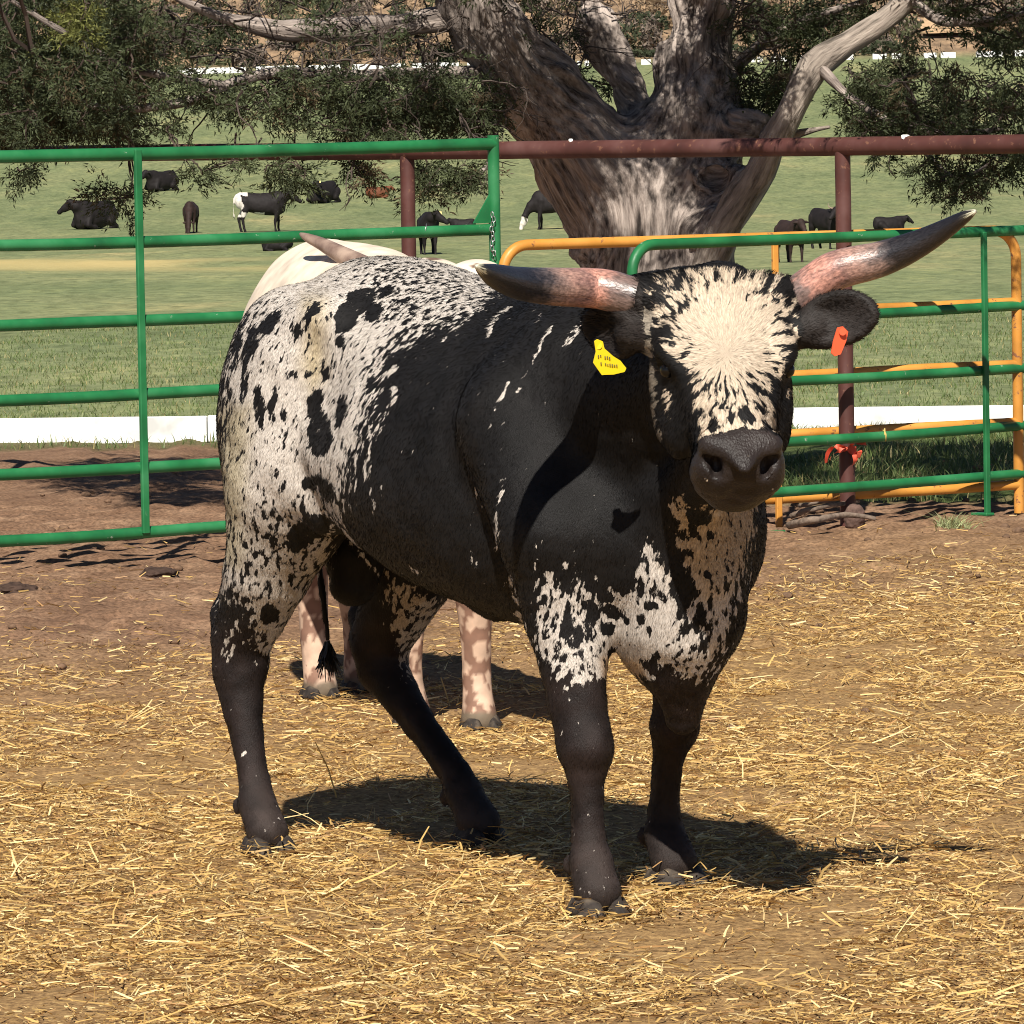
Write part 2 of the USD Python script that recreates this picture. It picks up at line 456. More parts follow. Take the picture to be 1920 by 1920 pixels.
# ---------------------------------------------------------------- fence, gates, boards
def paint(name, col, wear, rough=0.42, scale=26.0, lo=0.62):
    """Old enamel on pipe: faded unevenly, scuffed through in small chips."""
    return mat(name, {
        'g': ('geometry', {}), 'n1': ('noise_texture', {'scale': 5.0, 'detail': 4.0}), 'n2': ('noise_texture', {'scale': scale, 'detail': 5.0, 'roughness': 0.7}),
        'r1': ('rgb_ramp', {'ramp': [(0.3, tuple(c * 0.62 for c in col)), (0.5, col), (0.70, tuple(min(1, c * 1.25 + 0.02) for c in col))]}),
        'r2': ('map_range', {'from_min': lo, 'from_max': lo + 0.05, 'clamp': True}), 'm': ('mix', {'color2': wear}),
        'ro': ('map_range', {'from_min': 0.3, 'from_max': 0.7, 'to_min': rough - 0.1, 'to_max': rough + 0.15}),
        'b': ('bump', {'strength': 0.15, 'distance': 0.003}), 'p': ('principled_bsdf', {'specular_ior_level': 0.4})},
        [('g.position', 'n1.vector'), ('g.position', 'n2.vector'), ('n1.fac', 'r1.fac'), ('n2.fac', 'r2.value'), ('r2.result', 'm.fac'), ('r1.color', 'm.color1'), ('m.color', 'p.base_color'),
         ('n2.fac', 'ro.value'), ('ro.result', 'p.roughness'), ('n2.fac', 'b.height'), ('b.normal', 'p.normal')])


GREEN = paint('green_paint', (0.016, 0.150, 0.048), (0.25, 0.30, 0.22), lo=0.66)
YELLOW = paint('yellow_paint', (0.54, 0.235, 0.04), (0.20, 0.085, 0.04), lo=0.60)
RUST = paint('brown_pipe', (0.085, 0.030, 0.024), (0.17, 0.075, 0.045), rough=0.55, lo=0.60)
WHITE = paint('white_paint', (0.82, 0.81, 0.78), (0.55, 0.47, 0.38), rough=0.55, scale=9.0, lo=0.66)
STEEL = mat('steel', {'p': ('principled_bsdf', {'base_color': (0.45, 0.45, 0.44), 'metallic': 0.9, 'roughness': 0.4})}, [])
STRING = mat('twine', {'p': ('principled_bsdf', {'base_color': (0.55, 0.40, 0.12), 'roughness': 0.8})}, [])
RIBBON = mat('orange_ribbon', {'p': ('principled_bsdf', {'base_color': (0.62, 0.09, 0.045), 'roughness': 0.6})}, [])


def depth_for(px, py, z):
    d = ray(px, py)
    return (z - 1.7) * d[1] / d[2]


def on_line(p0, p1, px):
    """The point of the ground line p0-p1 that shows in the photograph's column px (near the ground)."""
    lo, hi = -3.0, 3.0
    for _ in range(60):
        mid = (lo + hi) / 2
        q = p0 + (p1 - p0) * mid
        if proj([q[0], q[1], 0.7])[0] < px:
            lo = mid
        else:
            hi = mid
    return p0 + (p1 - p0) * (lo + hi) / 2


def sag(a, b, n=24, amp=0.006, seed=0):
    t = np.linspace(0, 1, n)
    p = a[None] + (b - a)[None] * t[:, None]
    p[:, 2] += amp * np.sin(np.pi * t) * -1 + (meshkit.noise(np.stack([t * 5 + seed * 7, t * 0, t * 0], -1), seed) - 0.5) * amp * 1.2
    return p


# brown pipe fence
zr = at(1590, 272, depth_for(1590, 985, 0.0))[2]
F1 = gnd(1590, 985)
dl = depth_for(763, 281, zr)
F0 = at(763, 281, dl); F0[2] = 0
step = (F1 - F0)
fence = Thing('pipe_fence', (F0 + F1) / 2, 'rusty brown pipe fence with one thick top rail running behind both green gates', 'fence')
ra = F0 - step * 1.3 + np.array([0, 0, zr]); rb = F1 + step * 1.2 + np.array([0, 0, zr])
put('top_rail', tube(sag(ra, rb, 60, 0.004, 1), 0.038, 18), RUST, fence, smooth=40)
for k in (-1.2, 0, 1, 2):
    q = F0 + step * k
    put('post', tube([q + np.array([0, 0, -0.2]), q + np.array([0, 0, 0.7]), q + np.array([0, 0, zr - 0.012])], 0.0315, 18), RUST, fence, smooth=40)
wl = []
r_ = np.random.default_rng(3)
lime = mat('droppings', {'p': ('principled_bsdf', {'base_color': (0.75, 0.73, 0.68), 'roughness': 0.8})}, [])
for px, w, drip in ((1070, 0.014, 0.03), (1697, 0.026, 0.045)):
    d = ra + (rb - ra) * 0.5
    D = dl + (F1[1] - dl) * (px - 763) / 827
    cx = at(px, 268, D)[0]
    pts = []
    for k in range(5):
        a0 = 0.25 + k * 0.33
        pts.append([cx + r_.normal(0, 0.004), 0, 0, a0])
    base_y = F0[1] + (F1[1] - F0[1]) * (cx - F0[0]) / (F1[0] - F0[0])
    rows = []
    for k, a0 in enumerate(np.linspace(-0.4, 1.25 if drip > 0.04 else 0.9, 7)):
        half = w * (0.5 if k in (0, 6) else (1.0 if k < 4 else 0.45)) * 0.6
        cxk = cx + 0.006 * max(0, k - 3)
        yy, zz = base_y - math.sin(a0 + 0.45) * 0.0392, zr + math.cos(a0 + 0.45) * 0.0392
        rows.append([[cxk - half, yy, zz], [cxk + half, yy, zz]])
    rows = np.array(rows).reshape(-1, 3)
    fs = [[2 * i, 2 * i + 1, 2 * i + 3, 2 * i + 2] for i in range(6)]
    put('dropping', (rows, np.array(fs)), lime, fence)

# tall green gate on the left
zb = 0.12
GA = at(0, 1012, depth_for(0, 1012, zb)); GB = at(415, 985, depth_for(415, 985, zb))
GA[2] = GB[2] = 0
ends = [on_line(GA, GB, -420), on_line(GA, GB, 932)]
gate = Thing('green_gate', (ends[0] + ends[1]) / 2, 'tall green six rail pipe gate on the left behind the speckled bull', 'gate')
g0 = on_line(GA, GB, 0)
hs = [at(0, y, g0[1])[2] for y in (291, 458, 609, 749, 888, 1012)]
Z = lambda h: np.array([0, 0, h])
for k, h in enumerate(hs):
    put('rail', tube(sag(ends[0] + Z(h), ends[1] + Z(h - (0.004 if k else 0)), 40, 0.005, k), 0.0245 if k == 0 else 0.0225, 16), GREEN, gate, smooth=40)
put('end_post', tube([ends[1] + Z(hs[-1] - 0.02), ends[1] + Z(hs[2]), ends[1] + Z(hs[0] + 0.035)], 0.0235, 16), GREEN, gate, smooth=40)
put('end_post', tube([ends[0] + Z(hs[-1] - 0.02), ends[0] + Z(hs[0] + 0.03)], 0.0235, 16), GREEN, gate, smooth=40)
gdir = (ends[1] - ends[0]) / np.linalg.norm(ends[1] - ends[0])
gfront = np.array([gdir[1], -gdir[0], 0])
ROT = np.stack([gdir, -gfront, [0, 0, 1.0]], 1)
up = on_line(GA, GB, 260)
put('upright', box((0.030, 0.018, hs[0] - hs[-1] + 0.02), up + gfront * 0.026 + Z((hs[0] + hs[-1]) / 2), 0.003, ROT), GREEN, gate, smooth=30)
# gusset plate in the corner below the second rail's end
gp = [ends[1] + gdir * -0.022 + Z(hs[1] + 0.135), ends[1] + gdir * -0.105 + Z(hs[1] + 0.022), ends[1] + gdir * -0.022 + Z(hs[1] + 0.022)]
gp = np.array(gp)
put('gusset', (np.vstack([gp + gfront * 0.004, gp - gfront * 0.004]), np.array([[0, 1, 2], [3, 5, 4], [0, 3, 4], [0, 4, 1], [1, 4, 5], [1, 5, 2], [2, 5, 3], [2, 3, 0]])), GREEN, gate)
links = []
for k in range(9):
    t = np.linspace(0, 2 * np.pi, 13)
    c0 = ends[1] + gfront * (0.030 + 0.003 * math.sin(k)) + gdir * (-0.034 + 0.006 * math.sin(k * 1.7)) + Z(hs[1] + 0.055 - 0.019 * k)
    a = gdir * (0.006 if k % 2 else 0.0015) + gfront * (0.0015 if k % 2 else 0.006)
    links.append(tube(c0 + np.cos(t)[:, None] * a + np.sin(t)[:, None] * np.array([0, 0, 0.012]), 0.0021, 5, False))
put('chain', join(links), STEEL, gate, smooth=True)
wq = on_line(GA, GB, 803)
t = np.linspace(0, 1, 40)
wire = wq + np.stack([0.003 * np.sin(t * 9), -np.cos(t * 9) * 0.026, np.sin(t * 9) * 0.026], 1) * np.where(t[:, None] < 0.7, 1, 1.0) + Z(hs[1])
put('wire_tie', tube(np.vstack([wire, wire[-1] + np.array([[0.006, -0.005, -0.03], [0.016, -0.004, -0.045], [0.022, 0.0, -0.04]])]), 0.0016, 5), STEEL, gate, smooth=True)


def panel(name, p_l, p_r, heights, px_l, px_r, material, r, feet, label, radius=0.11, uprights=(), bands=None):
    """A corral panel: outer frame with round corners, rails between, uprights with feet."""
    a, b = on_line(p_l, p_r, px_l), on_line(p_l, p_r, px_r)
    t_ = Thing(name, (a + b) / 2, label, 'gate')
    d = (b - a) / np.linalg.norm(b - a)
    ht, hb = heights[0], heights[-1]
    arc = lambda c, a0, a1: [c + d * radius * math.cos(x) + np.array([0, 0, radius * math.sin(x)]) for x in np.linspace(a0, a1, 9)]
    path = [a + Z(0.0), a + Z(ht * 0.5)] + arc(a + d * radius + Z(ht - radius), math.pi, math.pi / 2) + [a + (b - a) * 0.5 + Z(ht)] + arc(b - d * radius + Z(ht - radius), math.pi / 2, 0) + [b + Z(ht * 0.5), b + Z(0.0)]
    put('frame', tube(path, r, 16), material, t_, smooth=40)
    for k, h in enumerate(heights[1:]):
        put('rail', tube(sag(a + Z(h), b + Z(h), 24, 0.004, k + 3), r * 0.95, 14), material, t_, smooth=40)
    fr = np.array([d[1], -d[0], 0])
    rot = np.stack([d, -fr, [0, 0, 1.0]], 1)
    for px in uprights:
        q = on_line(p_l, p_r, px)
        put('upright', box((0.026, 0.018, ht), q + fr * (r + 0.006) + Z(ht / 2), 0.003, rot), material, t_, smooth=30)
    for px in feet:
        q = on_line(p_l, p_r, px)
        put('foot', box((0.05, 0.09, 0.012), q + Z(0.008), 0.003, rot), material, t_)
    return t_


R1 = gnd(1838, 968)
zgs = [at(1838, y, R1[1])[2] for y in (435, 576, 693, 803, 893)]
dg = depth_for(1215, 459, zgs[0]); R0 = at(1215, 459, dg); R0[2] = 0
panel('corral_gate', R0, R1, zgs, 1188, 2330, GREEN, 0.0215, (1445, 1838), 'low green corral gate with rounded top corner on the right of the head', uprights=(1838,))
# a loop of pale twine on its fourth rail
tq = on_line(R0, R1, 1656)
t = np.linspace(0, 1, 30)
put('twine', tube(tq + np.stack([0.006 * t - 0.012 * (t > 0.8) * (t - 0.8) * 5, -np.cos(t * 8) * 0.025, np.sin(t * 8) * 0.025 - 0.03 * np.clip(t - 0.75, 0, 1)], 1) + Z(zgs[3]), 0.003, 5), STRING, smooth=True,
    label='loop of pale twine tied round a rail of the low green corral gate', cat='twine', loc=tq + Z(zgs[3]))

Y1, Y0 = gnd(1905, 962), gnd(1450, 988)
zys = [z + 0.012 for z in zgs[:4]] + [0.115]
zys[0] = zgs[0] + 0.002
panel('corral_gate', Y0, Y1, zys, 946, 1907, YELLOW, 0.0215, (), 'yellow corral gate with rust showing, behind the low green one', uprights=(1449,))

# orange flagging ribbon knotted round the fence post
rib = Thing('flagging_ribbon', F1 + Z(0.27), 'faded orange flagging ribbon tied round the brown post low down', 'ribbon')
D = F1[1] - 0.042


def strip(pts, w, seed):
    c = curve([at(x, y, D + dd) for x, y, dd in pts], 14)
    r2 = np.random.default_rng(seed)
    tw = np.linspace(0, r2.uniform(0.6, 1.6), 14)
    side = np.stack([np.cos(tw), np.sin(tw) * 0.6, np.sin(tw) * 0.4], 1) * (w / 2) * (1 + 0.2 * np.sin(np.linspace(0, 9, 14)))[:, None]
    dirv = np.gradient(c, axis=0); dirv /= np.linalg.norm(dirv, axis=1, keepdims=True)
    side -= (side * dirv).sum(1, keepdims=True) * dirv
    side = side / np.maximum(np.linalg.norm(side, axis=1, keepdims=True), 1e-6) * w * 0.85
    v = np.empty((28, 3)); v[0::2] = c - side; v[1::2] = c + side
    return v, np.array([[2 * i, 2 * i + 1, 2 * i + 3, 2 * i + 2] for i in range(13)])


ring = np.linspace(0, 2 * np.pi, 25)
rc = at(1590, 842, F1[1])
ringv = np.concatenate([[rc + np.array([math.cos(a) * 0.034, math.sin(a) * 0.034, -0.008 + 0.003 * math.sin(3 * a)]), rc + np.array([math.cos(a) * 0.034, math.sin(a) * 0.034, 0.008 + 0.003 * math.sin(3 * a)])] for a in ring])
put('band', (ringv, np.array([[2 * i, 2 * i + 2, 2 * i + 3, 2 * i + 1] for i in range(24)])), RIBBON, rib, smooth=True)
for k, pts in enumerate([[(1586, 838, 0), (1565, 838, -0.01), (1552, 850, -0.01), (1549, 868, -0.005)], [(1592, 836, 0), (1600, 845, -0.01), (1604, 860, -0.02), (1600, 872, -0.01)], [(1592, 840, 0), (1604, 850, -0.01), (1612, 846, -0.02), (1609, 858, -0.015)],
                         [(1594, 834, 0), (1608, 832, -0.005), (1624, 832, 0.0)], [(1584, 838, 0.0), (1572, 846, -0.012), (1560, 854, -0.014), (1556, 862, -0.008)]]):
    put('tail', strip(pts, 0.014 if k != 3 else 0.008, k), RIBBON, rib, smooth=True)

# white board along the edge of the field
wl, wr = gnd(0, 831), gnd(1900, 808)
wl[2] = wr[2] = 0
wd = (wr - wl) / np.linalg.norm(wr - wl)
WROT = np.stack([wd, np.array([-wd[1], wd[0], 0]), [0, 0, 1.0]], 1)
edge = Thing('white_board', (wl + wr) / 2, 'long white painted board lying along the near edge of the pasture', 'board')
L = 4.87
for k in range(-2, 3):
    c = (wl + wr) / 2 + wd * (k * L + 0.9)
    put('board', box((L - 0.006, 0.045, 0.14), c + Z(0.062 + 0.004 * math.sin(k * 2.1)), 0.006, WROT), WHITE, edge, smooth=30)

# far row of white blocks at the top of the pasture
far_w = Thing('white_edging', (0, 331.5, float(FIELD(331.5))), 'row of white edging blocks across the far side of the pasture under the hill', 'edging')
for k, (x0, x1, y0) in enumerate([(-60, -20, 142), (25, 78, 140), (120, 270, 138), (282, 300, 136), (332, 462, 133), (480, 560, 131), (575, 640, 128), (660, 760, 125), (772, 860, 122), (876, 935, 117), (1040, 1046, 112), (1052, 1060, 111.5), (1068, 1076, 111), (1082, 1090, 111), (1096, 1104, 110.5), (1116, 1128, 110), (1140, 1160, 110),
                                  (1180, 1192, 109), (1202, 1220, 108), (1408, 1416, 102), (1420, 1430, 102), (1446, 1458, 101), (1464, 1476, 101), (1500, 1540, 101), (1580, 1600, 101), (1636, 1662, 99), (1672, 1690, 101), (1732, 1756, 102), (1764, 1792, 102), (1830, 1880, 101), (1900, 1960, 101)]):
    D = 331.0
    a, b = at(x0, y0, D), at(x1, y0, D)
    h = 0.27
    zf = float(field_z(np.array([(a[0] + b[0]) / 2]), np.array([D]))[0])
    c = (a + b) / 2
    put('block', box((b[0] - a[0], 0.22, h + 0.3), (c[0], D, zf + h / 2 - 0.15), 0.02), WHITE, far_w, smooth=30)

# dead branches and a stone in the shade by the post foot
BARKD = attr_mat('dead_wood', rough=0.9, spec=0.15, bump=0.5, scale=40.0, lo=0.55, hi=1.3)


def wood(pts, r0, r1, seed, n=24, sides=9):
    c = curve(pts, n)
    t = np.linspace(0, 1, n)
    v, f = tube(c, r0 + (r1 - r0) * t, sides)
    nn = normals(v, f)
    return v + nn * ((meshkit.fbm(v * 38 + seed * 3.1, 3, seed) - 0.5) * r0 * 0.7)[:, None], f


for k, (pts, r0, r1, lab) in enumerate([([(1484, 968, 0.02), (1520, 955, 0.05), (1560, 947, 0.06), (1610, 940, 0.05)], 0.012, 0.007, 'pale dead branch slanting behind the brown post foot, topmost of the pile'),
                                        ([(1480, 985, 0.0), (1530, 975, 0.035), (1580, 966, 0.04), (1640, 972, 0.02)], 0.017, 0.009, 'thick grey dead branch lying low in the shade at the brown post foot'),
                                        ([(1500, 948, 0.02), (1545, 941, 0.04), (1600, 932, 0.05)], 0.008, 0.004, 'thin dead stick at the back of the branch pile by the brown post')]):
    P = []
    for x, y, z in pts:
        g = gnd(x, y, 0.03 + z)
        P.append(g)
    v, f = wood(P, r0, r1, k + 2)
    put('dead_branch', (v, f), BARKD, attrs={'col': np.tile([0.20, 0.15, 0.115], (len(v), 1))}, smooth=True, label=lab, cat='branch', loc=np.mean(P, 0))
s_ = trimesh.creation.icosphere(4, 1.0)
sv = np.array(s_.vertices)
sv = sv * np.array([0.042, 0.045, 0.058]) * (1 + 0.35 * (meshkit.fbm(sv * 1.7, 3, 6) - 0.5))[:, None]
sp = gnd(1602, 988)
put('stone', (sv + sp + Z(0.035), np.array(s_.faces)), BARKD, attrs={'col': np.tile([0.12, 0.075, 0.06], (len(sv), 1))}, smooth=True, label='rounded reddish stone in front of the brown post foot', cat='stone', loc=sp)

# a low shed with a tan roof on the far slope
shed = Thing('shed', at(1772, 70, 338.0), 'low tan roofed shed at the foot of the far hill on the right', 'shed')
TAN = attr_mat('tan_roof', rough=0.9, spec=0.1, scale=2.0, lo=0.8, hi=1.2)
D = next(d for d in np.arange(335, 372, 0.5) if at(1775, 57, d)[2] - float(field_z(np.array([at(1775, 57, d)[0]]), np.array([d]))[0]) < 0.42 or d > 371)
a, b = at(1722, 60, D), at(1826, 53, D)
zf = float(field_z(np.array([a[0]]), np.array([D]))[0])
w = b[0] - a[0]
rv = np.array([[a[0], D - 0.3, a[2]], [b[0], D - 0.3, a[2] + 0.05], [b[0] - 0.2, D + 2.6, a[2] + 1.0], [a[0] + 0.5, D + 2.6, a[2] + 0.85]])
rv = np.vstack([rv, rv - [0, 0, 0.10]])
put('roof', (rv, np.array([[0, 1, 2, 3], [7, 6, 5, 4], [0, 4, 5, 1], [1, 5, 6, 2], [2, 6, 7, 3], [3, 7, 4, 0]])), TAN, shed, attrs={'col': np.tile([0.40, 0.27, 0.16], (8, 1))})
hh = a[2] - zf
for k, (x0, sx, y0, sy) in enumerate([(a[0] + 0.1, 0.1, D + 1.3, 2.3), (b[0] - 0.25, 0.1, D + 1.3, 2.3), ((a[0] + b[0]) / 2, w - 0.4, D + 2.35, 0.1)]):
    v, f = box((sx, sy, hh + 0.4), (x0, y0, zf + hh / 2 - 0.25))
    put('wall', (v, f), TAN, shed, attrs={'col': np.tile([0.12, 0.085, 0.06], (len(v), 1))})

# ---------------------------------------------------------------- the old juniper
TD = 28.9

PXM = FPX / TD


def T(px, py, D=TD):
    return at(px, py, D)


def limb(pts):
    return [(T(x, y, D), r / PXM) for x, y, r, D in pts]


LIMBS = {
    'trunk': limb([(1232, 930, 215, 29.1), (1235, 720, 165, 29.05), (1235, 520, 140, 29.0), (1238, 390, 140, 29.0), (1255, 300, 120, 29.0)]),
    'left': limb([(1165, 410, 118, 28.95), (1085, 275, 102, 28.9), (1010, 175, 84, 28.8), (930, 75, 70, 28.6), (870, -20, 60, 28.5), (810, -130, 50, 28.3), (720, -260, 34, 28.1)]),
    'middle': limb([(1295, 380, 112, 28.95), (1305, 240, 84, 28.9), (1308, 120, 68, 28.95), (1318, 0, 66, 29.0), (1335, -150, 54, 29.1), (1345, -330, 34, 29.2)]),
    'thin': limb([(1215, 260, 46, 29.1), (1180, 175, 34, 29.15), (1150, 110, 28, 29.2), (1118, 40, 24, 29.2), (1090, -60, 18, 29.3), (1040, -180, 12, 29.4)]),
    'stub': limb([(1235, 200, 20, 29.0), (1238, 140, 17, 28.98), (1236, 84, 13, 28.97)]),
    'burl': limb([(1350, 270, 60, 28.8), (1388, 232, 30, 28.72)]),
    'burl2': limb([(1370, 262, 34, 28.75), (1412, 238, 24, 28.68)]),
    'brace': limb([(1270, 640, 60, 28.75), (1300, 520, 44, 28.68), (1345, 420, 42, 28.65), (1395, 345, 34, 28.62)]),
    'knot': limb([(1325, 322, 44, 28.72), (1350, 318, 26, 28.66)]),
    'root': limb([(1100, 930, 90, 28.8), (1150, 780, 90, 28.9), (1190, 600, 80, 29.0)]),
    'chip': limb([(1310, 436, 26, 28.62), (1345, 405, 13, 28.57)]),
}


def sd_tree(p):
    d = None
    for L in LIMBS.values():
        c = sd_leg(p, L, 0.05)
        d = c if d is None else smin(d, c, 0.07)
    hol = T(1338, 336, 28.58)
    d = smax(d, -ell(p, hol, (0.06, 0.10, 0.045)), 0.03)
    return d


allp = np.array([q for L in LIMBS.values() for q, _ in L])
tv, tf = surface(sd_tree, allp.min(0) - 0.6, allp.max(0) + 0.3, 0.0125, 4)
tv = relax(tv, tf, 1)
SEG = [(a[0], b[0]) for L in LIMBS.values() for a, b in zip(L[:-1], L[1:])]
SR = [(a[1] + b[1]) / 2 for L in LIMBS.values() for a, b in zip(L[:-1], L[1:])]


def bark_coords(v):
    """Coordinates squeezed along the nearest limb, so that bark runs with the grain."""
    wsum, ax = np.zeros(len(v)), np.zeros((len(v), 3))
    for (a, b), r in zip(SEG, SR):
        u = (b - a) / np.linalg.norm(b - a)
        u = u if u[2] > 0 else -u
        d = cone(v.astype(np.float32), a, b, r, r)
        w = np.exp(-np.clip(d, -0.12, 3) / 0.05)
        wsum += w; ax += w[:, None] * u
    ax /= np.linalg.norm(ax, axis=1, keepdims=True)
    v = v - T(1240, 330)
    return v - 0.86 * (v * ax).sum(1, keepdims=True) * ax


bc = bark_coords(tv)
tn = normals(tv, tf)
ridge = np.clip(1 - np.abs(2 * meshkit.fbm(bc * 15.0 + 0.6 * meshkit.fbm(tv * 4, 2, 7)[:, None], 3, 12) - 1) * 3.2, -1, 1)
tv = tv + tn * (-ridge * 0.016 + (meshkit.fbm(bc * 42, 2, 3) - 0.5) * 0.022 + (meshkit.fbm(tv * 3.5, 2, 5) - 0.5) * 0.10 + (meshkit.fbm(bc * 3.2, 2, 8) - 0.5) * 0.09)[:, None]


def bark(name, a, b, c, hi=1.25):
    return mat(name, {
        'v': ('attribute', {'attribute': 'grain'}), 'g': ('geometry', {}), 'n': ('noise_texture', {'scale': 30.0, 'detail': 6.0, 'roughness': 0.66}), 'n2': ('noise_texture', {'scale': 3.5, 'detail': 3.0}),
        'n3': ('noise_texture', {'scale': 90.0, 'detail': 3.0}),
        'r': ('rgb_ramp', {'ramp': [(0.34, a), (0.45, b), (0.62, c)]}), 'w': ('map_range', {'from_min': 0.3, 'from_max': 0.7, 'to_min': 0.7, 'to_max': hi}), 's': ('vector_math', {'math_type': 'scale'}),
        'ad': ('math', {'math_type': 'multiply_add', 'value2': 0.4}), 'bm': ('bump', {'strength': 0.8, 'distance': 0.02}), 'p': ('principled_bsdf', {'roughness': 0.92, 'specular_ior_level': 0.15})},
        [('v.vector', 'n.vector'), ('v.vector', 'n3.vector'), ('g.position', 'n2.vector'), ('n.fac', 'r.fac'), ('n2.fac', 'w.value'), ('r.color', 's.vector1'), ('w.result', 's.scale'), ('s.vector', 'p.base_color'),
         ('n3.fac', 'ad.value1'), ('n.fac', 'ad.value3'), ('ad.value', 'bm.height'), ('bm.normal', 'p.normal')])


BARK = bark('juniper_bark', (0.045, 0.037, 0.033), (0.19, 0.155, 0.135), (0.43, 0.36, 0.315))
DEADWOOD = bark('bare_wood', (0.10, 0.085, 0.07), (0.26, 0.215, 0.18), (0.44, 0.37, 0.31))
tb = gnd(1235, 905)
tree = Thing('juniper_tree', (tb[0], TD, 0), 'gnarled old juniper with a thick forked trunk behind the brown fence', 'tree')
put('trunk', (tv, tf), BARK, tree, smooth=True, attrs={'grain': bc})


def branch_mesh(pts, seed, n=40, sides=12, rough=0.35):
    """pts: (px, py, r in pixels, D)"""
    A = np.array([np.r_[T(x, y, D), r / PXM] for x, y, r, D in pts])
    c = curve(A, n)
    v, f = tube(c[:, :3], c[:, 3], sides)
    t = np.repeat(np.linspace(0, 1, n), sides)
    length = np.linalg.norm(np.diff(c[:, :3], axis=0), axis=1).sum()
    ang = np.tile(np.arange(sides) * 2 * np.pi / sides, n)
    r0 = np.repeat(c[:, 3], sides)
    g = np.stack([t * length * 0.16 + seed, np.cos(ang) * r0, np.sin(ang) * r0], 1)
    g = np.vstack([g, g[:1], g[-1:]])
    rr = np.r_[r0, r0[0], r0[-1]]
    nn = normals(v, f)
    v = v + nn * (((1 - np.abs(2 * meshkit.fbm(g * 22, 3, seed) - 1) * 2) * 0.5 + (meshkit.fbm(v * 9, 2, seed) - 0.5)) * rr * rough)[:, None]
    return v, f, g


for k, (pts, m, lab) in enumerate([
        ([(1310, 560, 34, 28.55), (1358, 430, 36, 28.45), (1420, 330, 33, 28.35), (1462, 245, 30, 28.25), (1502, 170, 31, 28.2), (1536, 118, 34, 28.2), (1590, 82, 26, 28.2), (1650, 42, 25, 28.2), (1710, -10, 23, 28.2), (1790, -80, 24, 28.2), (1900, -190, 15, 28.2)], DEADWOOD, 'bare grey dead limb slanting up to the right'),
        ([(1438, 265, 20, 28.35), (1470, 225, 16, 28.3), (1505, 195, 9, 28.25), (1522, 165, 4, 28.2)], DEADWOOD, None),
        ([(1430, 275, 14, 28.4), (1500, 250, 9, 28.3), (1556, 238, 3, 28.25)], DEADWOOD, None),
        ([(905, 25, 30, 28.6), (800, 40, 26, 28.5), (680, 55, 24, 28.4), (560, 58, 24, 28.3), (490, 52, 20, 28.25), (440, 40, 14, 28.2), (360, 10, 9, 28.1), (260, -50, 6, 28.0)], BARK, None),
        ([(990, 160, 18, 28.8), (900, 135, 15, 28.6), (780, 140, 14, 28.5), (640, 142, 12, 28.4), (520, 136, 12, 28.3), (410, 165, 12, 28.2), (330, 195, 10, 28.1), (230, 205, 8, 28.0), (120, 180, 6, 27.9)], BARK, None),
        ([(420, 160, 9, 28.2), (350, 150, 8, 28.1), (250, 130, 8, 27.9), (120, 60, 6, 27.8), (20, 0, 5, 27.7)], BARK, None),
        ([(1360, 150, 16, 29.0), (1420, 90, 13, 28.9), (1500, 40, 10, 28.8), (1600, 10, 8, 28.7), (1700, -20, 6, 28.6)], BARK, None),
        ([(1530, 112, 14, 28.2), (1560, 150, 10, 28.1), (1620, 200, 9, 28.0), (1700, 240, 8, 27.9), (1790, 250, 6, 27.8), (1880, 240, 4, 27.7)], BARK, None),
        ([(1700, -10, 12, 28.2), (1780, 40, 11, 28.1), (1850, 40, 10, 28.0), (1940, 20, 8, 27.9)], BARK, None),
        ([(1700, 240, 6, 27.9), (1740, 290, 5, 27.8), (1790, 330, 4, 27.7), (1850, 310, 3, 27.6)], BARK, None),
        ([(930, 255, 6, 28.6), (905, 320, 6, 28.2), (860, 345, 5, 28.1), (800, 350, 4, 28.0)], BARK, None)]):
    v, f, g = branch_mesh(pts, k + 1)
    put('limb' if k < 7 else 'branch', (v, f), m, tree, smooth=True, attrs={'grain': g}, label=lab)

